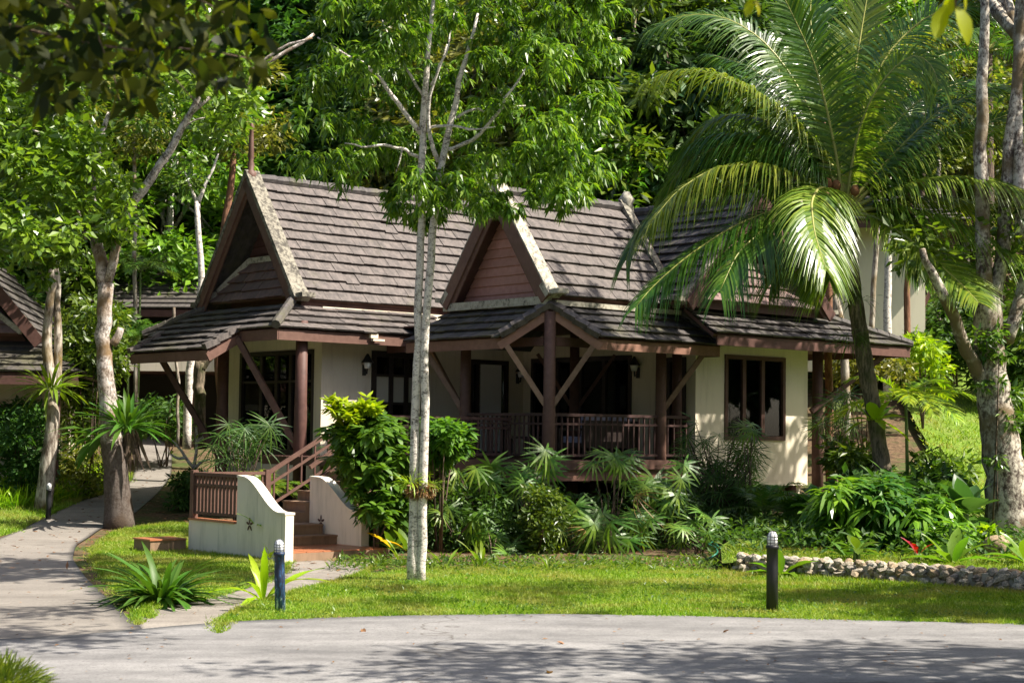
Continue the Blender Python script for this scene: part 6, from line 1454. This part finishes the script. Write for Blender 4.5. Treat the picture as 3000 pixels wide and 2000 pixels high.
# grasses and ferns along the far path edge
vv = []
n = 3000; A = gp((-20, 1500), (90, 1490), (160, 1478), (240, 1462), (318, 1440), (325, 1395), (200, 1405), (60, 1440), (-20, 1450)); lo, hi = A.min(0), A.max(0)
xy = lo+(hi-lo)*rng.random((n*3, 2)); xy = xy[inpoly(A, xy[:, 0], xy[:, 1])][:n]; n = len(xy)
pp = np.c_[xy, ground(xy[:, 0], xy[:, 1])]; D = _nrm(rng.normal(size=(n, 3))*.4+np.array([0, 0, 1.]))
v = strips(pp, D, _nrm(rng.normal(size=(n, 3))), rng.uniform(.4, .85, n), .032, 3, .35); tag(part('fern_grass', np_mesh('fern_grass', v.reshape(-1, 3), strip_faces(n, 3), M['leaf_yellow'])), kind='stuff')

# lawn grass blades
def grass(name, polys, n_m2, L, W, lift, bed=False, mat='grass_blade', ymax=99):
    P_ = []
    for poly in polys:
        lo, hi = poly.min(0), poly.max(0); n = int((hi-lo).prod()*n_m2); xy = lo+(hi-lo)*rng.random((n, 2)); P_.append(xy[inpoly(poly, xy[:, 0], xy[:, 1])])
    xy = np.concatenate(P_); n = len(xy)
    # patchy density
    s = np.sin(xy[:, 0]*2.1+np.sin(xy[:, 1]*1.7)*1.3)*np.sin(xy[:, 1]*2.6+np.sin(xy[:, 0]*1.1)); keep = rng.random(n) < .72+.28*s; xy = xy[keep]; n = len(xy)
    z = ground(xy[:, 0], xy[:, 1])+lift+(bed_lift(xy[:, 0], xy[:, 1]) if bed else 0)
    D = _nrm(rng.normal(size=(n, 3))*np.array([.75, .75, .25])+np.array([0, 0, 1.])); S = _nrm(np.cross(D, rng.normal(size=(n, 3)))); l = (L*(.5+rng.random(n)))[:, None]
    pp = np.c_[xy, z]; V = np.stack([pp-S*W/2, pp+S*W/2, pp+D*l], 1).reshape(-1, 3); b = np.arange(n)*3
    o = part(name, np_mesh(name, V, None, M[mat], False, np.stack([b, b+1, b+2], 1))); tag(o, kind='stuff'); return o
def fringe(name, line, per_m, L, W, sd, mat='grass_blade'):
    line = resample(line, .05); n = int(len(line)*.05*per_m); i = rng.integers(0, len(line), n); xy = line[i]+rng.normal(size=(n, 2))*sd*(.4+1.2*np.abs(np.sin(i*.31)*np.sin(i*.083)))[:, None]
    D = _nrm(rng.normal(size=(n, 3))*np.array([.9, .9, .3])+np.array([0, 0, 1.])); S = _nrm(np.cross(D, rng.normal(size=(n, 3)))); l = (L*(.4+rng.random(n)))[:, None]
    pp = np.c_[xy, ground(xy[:, 0], xy[:, 1])+.02]; V = np.stack([pp-S*W/2, pp+S*W/2, pp+D*l], 1).reshape(-1, 3); b = np.arange(n)*3
    tag(part(name, np_mesh(name, V, None, M[mat], False, np.stack([b, b+1, b+2], 1))), kind='stuff')
def grow(poly, d):
    c = poly.mean(0); return c+(poly-c)*(1+d)
grass('grass', [lawn_main], 2600, .042, .010, .03)
grass('grass', [lawn_left], 1900, .05, .011, .045)
grass('grass', [verge_poly], 700, .08, .014, .03)
grass('grass', [np.array([[2.6, 20.5], [9.6, 17.5], [10, 26], [3.4, 26]])], 1000, .055, .012, .03, True)
grass('grass', [np.array([[8.8, 32], [20, 30], [20, 44], [11, 46]])], 120, .12, .03, .05, True)
fringe('grass', lawn_main[:9], 900, .05, .011, .045); fringe('grass', walk_R, 700, .055, .011, .05); fringe('grass', walk_L[3:], 400, .05, .011, .05); fringe('grass', lawn_left[:11], 420, .06, .012, .07); fringe('grass', verge_poly[1:7], 350, .07, .013, .06); fringe('grass', np.array([WALL_A, WALL_B]), 500, .07, .012, .06)
# dry leaves dropped on turf and paving
n = 420; xy = np.c_[rng.uniform(-7, 7, n), rng.uniform(12.4, 24, n)]; pp = np.c_[xy, ground(xy[:, 0], xy[:, 1])+.035+.012*(xy[:, 1] > 18)]
v, f = diamonds(pp, _nrm(rdir(rng, n)*np.array([1, 1, .1])), _nrm(np.array([0, 0, 1.])+rdir(rng, n)*.35), rng.uniform(.025, .065, n), .025); tag(part('leaf_litter', np_mesh('leaf_litter', v, None, M['dead_leaf'], False, f)), kind='stuff')
# small broad-leaved weeds mixed into the turf
n = 9000; xy = np.c_[rng.uniform(-3, 9, n), rng.uniform(16.6, 23.4, n)]; s = np.sin(xy[:, 0]*1.9+2*np.sin(xy[:, 1]*.9))*np.sin(xy[:, 1]*2.3+np.sin(xy[:, 0])); xy = xy[inpoly(lawn_main, xy[:, 0], xy[:, 1]) & (s > -.1+.5*rng.random(n))]; n = len(xy); pp = np.c_[xy, ground(xy[:, 0], xy[:, 1])+.03+.02*rng.random(n)]
v, f = diamonds(pp, _nrm(rdir(rng, n)*np.array([1, 1, .3])+np.array([0, 0, .25])), _nrm(np.array([0, 0, 1.])+rdir(rng, n)*.4), rng.uniform(.03, .075, n), .03); tag(part('lawn_weeds', np_mesh('lawn_weeds', v, None, M['leaf_bush'], False, f)), kind='stuff')
# weeds and seedlings along the foot of the porch bushes
n = 2400; xy = np.c_[rng.uniform(-2.6, 3.1, n), rng.uniform(23.3, 25.2, n)]; pp = np.c_[xy, ground(xy[:, 0], xy[:, 1])+rng.random(n)*.12]
v, f = diamonds(pp, _nrm(rdir(rng, n)*np.array([1, 1, .3])+np.array([0, 0, .4])), _nrm(np.array([0, 0, 1.])+rdir(rng, n)*.5), rng.uniform(.05, .16, n), .035)
tag(part('ground_cover', np_mesh('ground_cover', v, None, M['leaf_mid'], False, f)), kind='stuff')
n = 5200; xy = np.c_[rng.uniform(2.8, 9.5, n), rng.uniform(22.4, 31, n)]; xy = xy[(bed_lift(xy[:, 0], xy[:, 1]) > .1)]; n = len(xy); pp = np.c_[xy, ground(xy[:, 0], xy[:, 1])+bed_lift(xy[:, 0], xy[:, 1])+rng.random(n)*.35]
keep = (xy[:, 1] > 24.2-.42*(xy[:, 0]-3)); pp = pp[keep]; n = len(pp)
v, f = diamonds(pp, _nrm(rdir(rng, n)*np.array([1, 1, .3])+np.array([0, 0, .4])), _nrm(np.array([0, 0, 1.])+rdir(rng, n)*.5), rng.uniform(.08, .22, n), .06)
tag(part('ground_cover', np_mesh('ground_cover', v, None, M['leaf_dark'], False, f)), kind='stuff')
# leaf litter on the bare soil
n = 3000; xy = np.c_[rng.uniform(-9, 3.5, n), rng.uniform(23.5, 40, n)]; pp = np.c_[xy, ground(xy[:, 0], xy[:, 1])+.012]
v, f = diamonds(pp, _nrm(rdir(rng, n)*np.array([1, 1, .1])), _nrm(np.array([0, 0, 1.])+rdir(rng, n)*.25), rng.uniform(.07, .15, n), .05); tag(part('leaf_litter', np_mesh('leaf_litter', v, None, M['dead_leaf'], False, f)), kind='stuff')
# single fallen leaves on the road
for i, (u, v_, lab) in enumerate(((1631, 1893, 'curled brown leaf lying alone on the sunny road'), (1612, 1982, 'brown leaf at the very bottom of the road'), (2136, 1858, 'pair of dry leaf scraps on the pale road by the lawn'), (1060, 1855, 'tiny dry leaf near the road edge left of centre'))):
    p = G(u, v_); o = part('fallen_leaf', broad_mesh('fallen_leaf', .5, .2, .6, 'dead_leaf', 5, .03, seed=i), None, None, (p[0], p[1], p[2]+.045), (.2, .3, i*1.7), .11); tag(o, lab, 'leaf')

# ================================================================== NEAR FOLIAGE
# overhanging branch of the roadside tree at upper left
tb = np.array([-4.1, 4.6, gz(-4.1, 4.6)])
t = thing('roadside_tree', 'dark olive overhanging branch with large drooping leaves across the top left corner', 'tree', tuple(tb))
m = MB(); m.tube([(0, 0, -.1), (.05, 0, 2), (.2, .1, 4.2), (.3, .1, 6)], [.2, .17, .13, .08], 10)
Yn = 5.6; tips = []
for pts, w in (([(-900, -150), (-300, 20), (100, 90), (400, 150), (640, 130), (770, 180)], [30, 16, 8, 4]), ([(-700, -300), (0, -60), (300, 60), (520, 200), (600, 330)], [20, 9, 4]), ([(-800, -100), (-100, 150), (120, 260), (170, 340)], [18, 8, 4]), ([(-400, -200), (200, -20), (330, 170), (350, 300)], [12, 6, 4]), ([(0, -200), (400, -30), (650, 10), (700, 60)], [12, 6, 4])):
    q, rr = pxl(Yn, pts, w, 14, .006); m.tube([p-tb for p in q], rr, 6); tips += [(q[i], q[min(i+1, 13)]-q[i]) for i in range(3, 14)]
part('trunk', m.mesh('trunk', M['bark_dark'], True), t)
Pn = []; Dn = []
poly = [(-60, -60), (700, -80), (790, 60), (770, 200), (690, 245), (640, 250), (560, 200), (480, 240), (420, 320), (330, 290), (260, 250), (170, 330), (110, 310), (60, 160), (-60, 150)]
for i in range(820):
    while True:
        p = np.array([rng.uniform(-60, 800), rng.uniform(-80, 340)])
        if inpoly(np.array(poly), p[0], p[1]): break
    w = P(p[0], p[1], Yn+rng.normal()*.35); Pn.append(w); Dn.append(np.array([rng.normal()*.8, rng.normal()*.5, -.45+rng.normal()*.5]))
Pn = np.array(Pn); Dn = np.array(Dn); nn = len(Pn)
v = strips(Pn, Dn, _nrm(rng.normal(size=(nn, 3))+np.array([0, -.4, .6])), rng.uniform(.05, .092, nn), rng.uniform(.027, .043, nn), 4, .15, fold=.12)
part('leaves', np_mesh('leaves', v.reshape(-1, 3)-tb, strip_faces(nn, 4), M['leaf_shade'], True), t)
# upper crown of the same tree, unseen, added to shade the branch leaves
Cn = np.array([[rng.uniform(-5, 1.6), rng.uniform(3.6, 8.2), rng.uniform(4.6, 7)] for _ in range(60)])
v, f = crown_diamonds(rng, Cn, .55, 60, .2, .11, .4); part('crown', np_mesh('crown', v.reshape(-1, 3)-tb, None, M['leaf_mid'], False, f), t)
# yellow-green leaves hanging in at the top right
tb = P(2790, -900, 4.6); t = thing('hanging_twig', 'few yellow-green leaves hanging in from the top right edge', 'branch', tuple(tb))
m = MB(); q, rr = pxl(4.6, [(2790, -900), (2800, -400), (2795, -120), (2800, 30)], [14, 10, 6], 8); m.tube([p-tb for p in q], rr, 5); q, rr = pxl(4.6, [(2795, -300), (2500, -120), (2215, -30), (2205, 10)], [8, 6, 4], 8); m.tube([p-tb for p in q], rr, 5); part('twig', m.mesh('twig', M['bark_dark'], True), t)
for i, (u, v_, az, ln) in enumerate(((2775, 15, 2.7, .11), (2802, 20, -.2, .12), (2790, -20, 1.9, .08), (2700, -60, 3, .08), (2205, -5, 2.5, .06), (2212, 0, .2, .05), (2815, -40, .4, .08))):
    p = P(u, v_, 4.6)-tb; rot = Matrix.Rotation(az, 4, 'Z') @ Matrix.Rotation(1.15, 4, 'Y') @ Matrix.Rotation(.9, 4, 'X')
    me = _cache.setdefault(('near', i), broad_mesh('leaf', .5, .2, .25, 'leaf_near', 7, .0)); part('leaf', me, t, None, mw=Matrix.Translation(tuple(p)) @ rot @ Matrix.Diagonal((ln, ln, ln, 1)))
# feathery shrub peeking in at the bottom left
b = P(10, 2050, 8.0); b[2] = gz(b[0], b[1]); n = 2600
d = rdir(rng, n); d[:, 2] = abs(d[:, 2]); c0 = P(-10, 2040, 8.0)
base_p = c0+d*np.array([.24, .24, .16])*rng.random((n, 1))**.5
v = strips(base_p, _nrm(d+rdir(rng, n)*.35+np.array([0, 0, .2])), rdir(rng, n), rng.uniform(.05, .12, n), .006, 3, .25)
t = thing('feathery_shrub', 'bright green feathery shrub tip at the bottom left corner', 'shrub', tuple(b)); part('foliage', np_mesh('foliage', v.reshape(-1, 3)-b, strip_faces(n, 3), M['fern_leaf']), t)
m = MB()
for i in range(8): a = i*.8; m.tube([(0, 0, -.05), tuple((c0-b)*.6+np.array([.05*math.cos(a), .05*math.sin(a), 0])), tuple(c0-b+np.array([.15*math.cos(a), .15*math.sin(a), .05]))], [.012, .008, .003], 5)
part('stems', m.mesh('stems', M['bark_dark'], True), t)

# ================================================================== labels of look-alikes: told apart by their order from left to right
_by = {}
for o in scene.objects:
    if o.parent is None and 'label' in o and 'group' in o: _by.setdefault((o['group'], o['label']), []).append(o)
for (g, lab), os_ in _by.items():
    if len(os_) > 1 and 'trees' in g:
        os_.sort(key=lambda o: o.location.x/max(4, o.location.y) if 'hillside' in g else o.location.x)
        names = {2: ('the left one', 'the right one'), 3: ('leftmost of three', 'middle of three', 'rightmost of three'), 4: ('leftmost of four', 'second from the left', 'third from the left', 'rightmost of four')}.get(len(os_))
        if names:
            for o, nm in zip(os_, names): o['label'] = lab+', '+nm
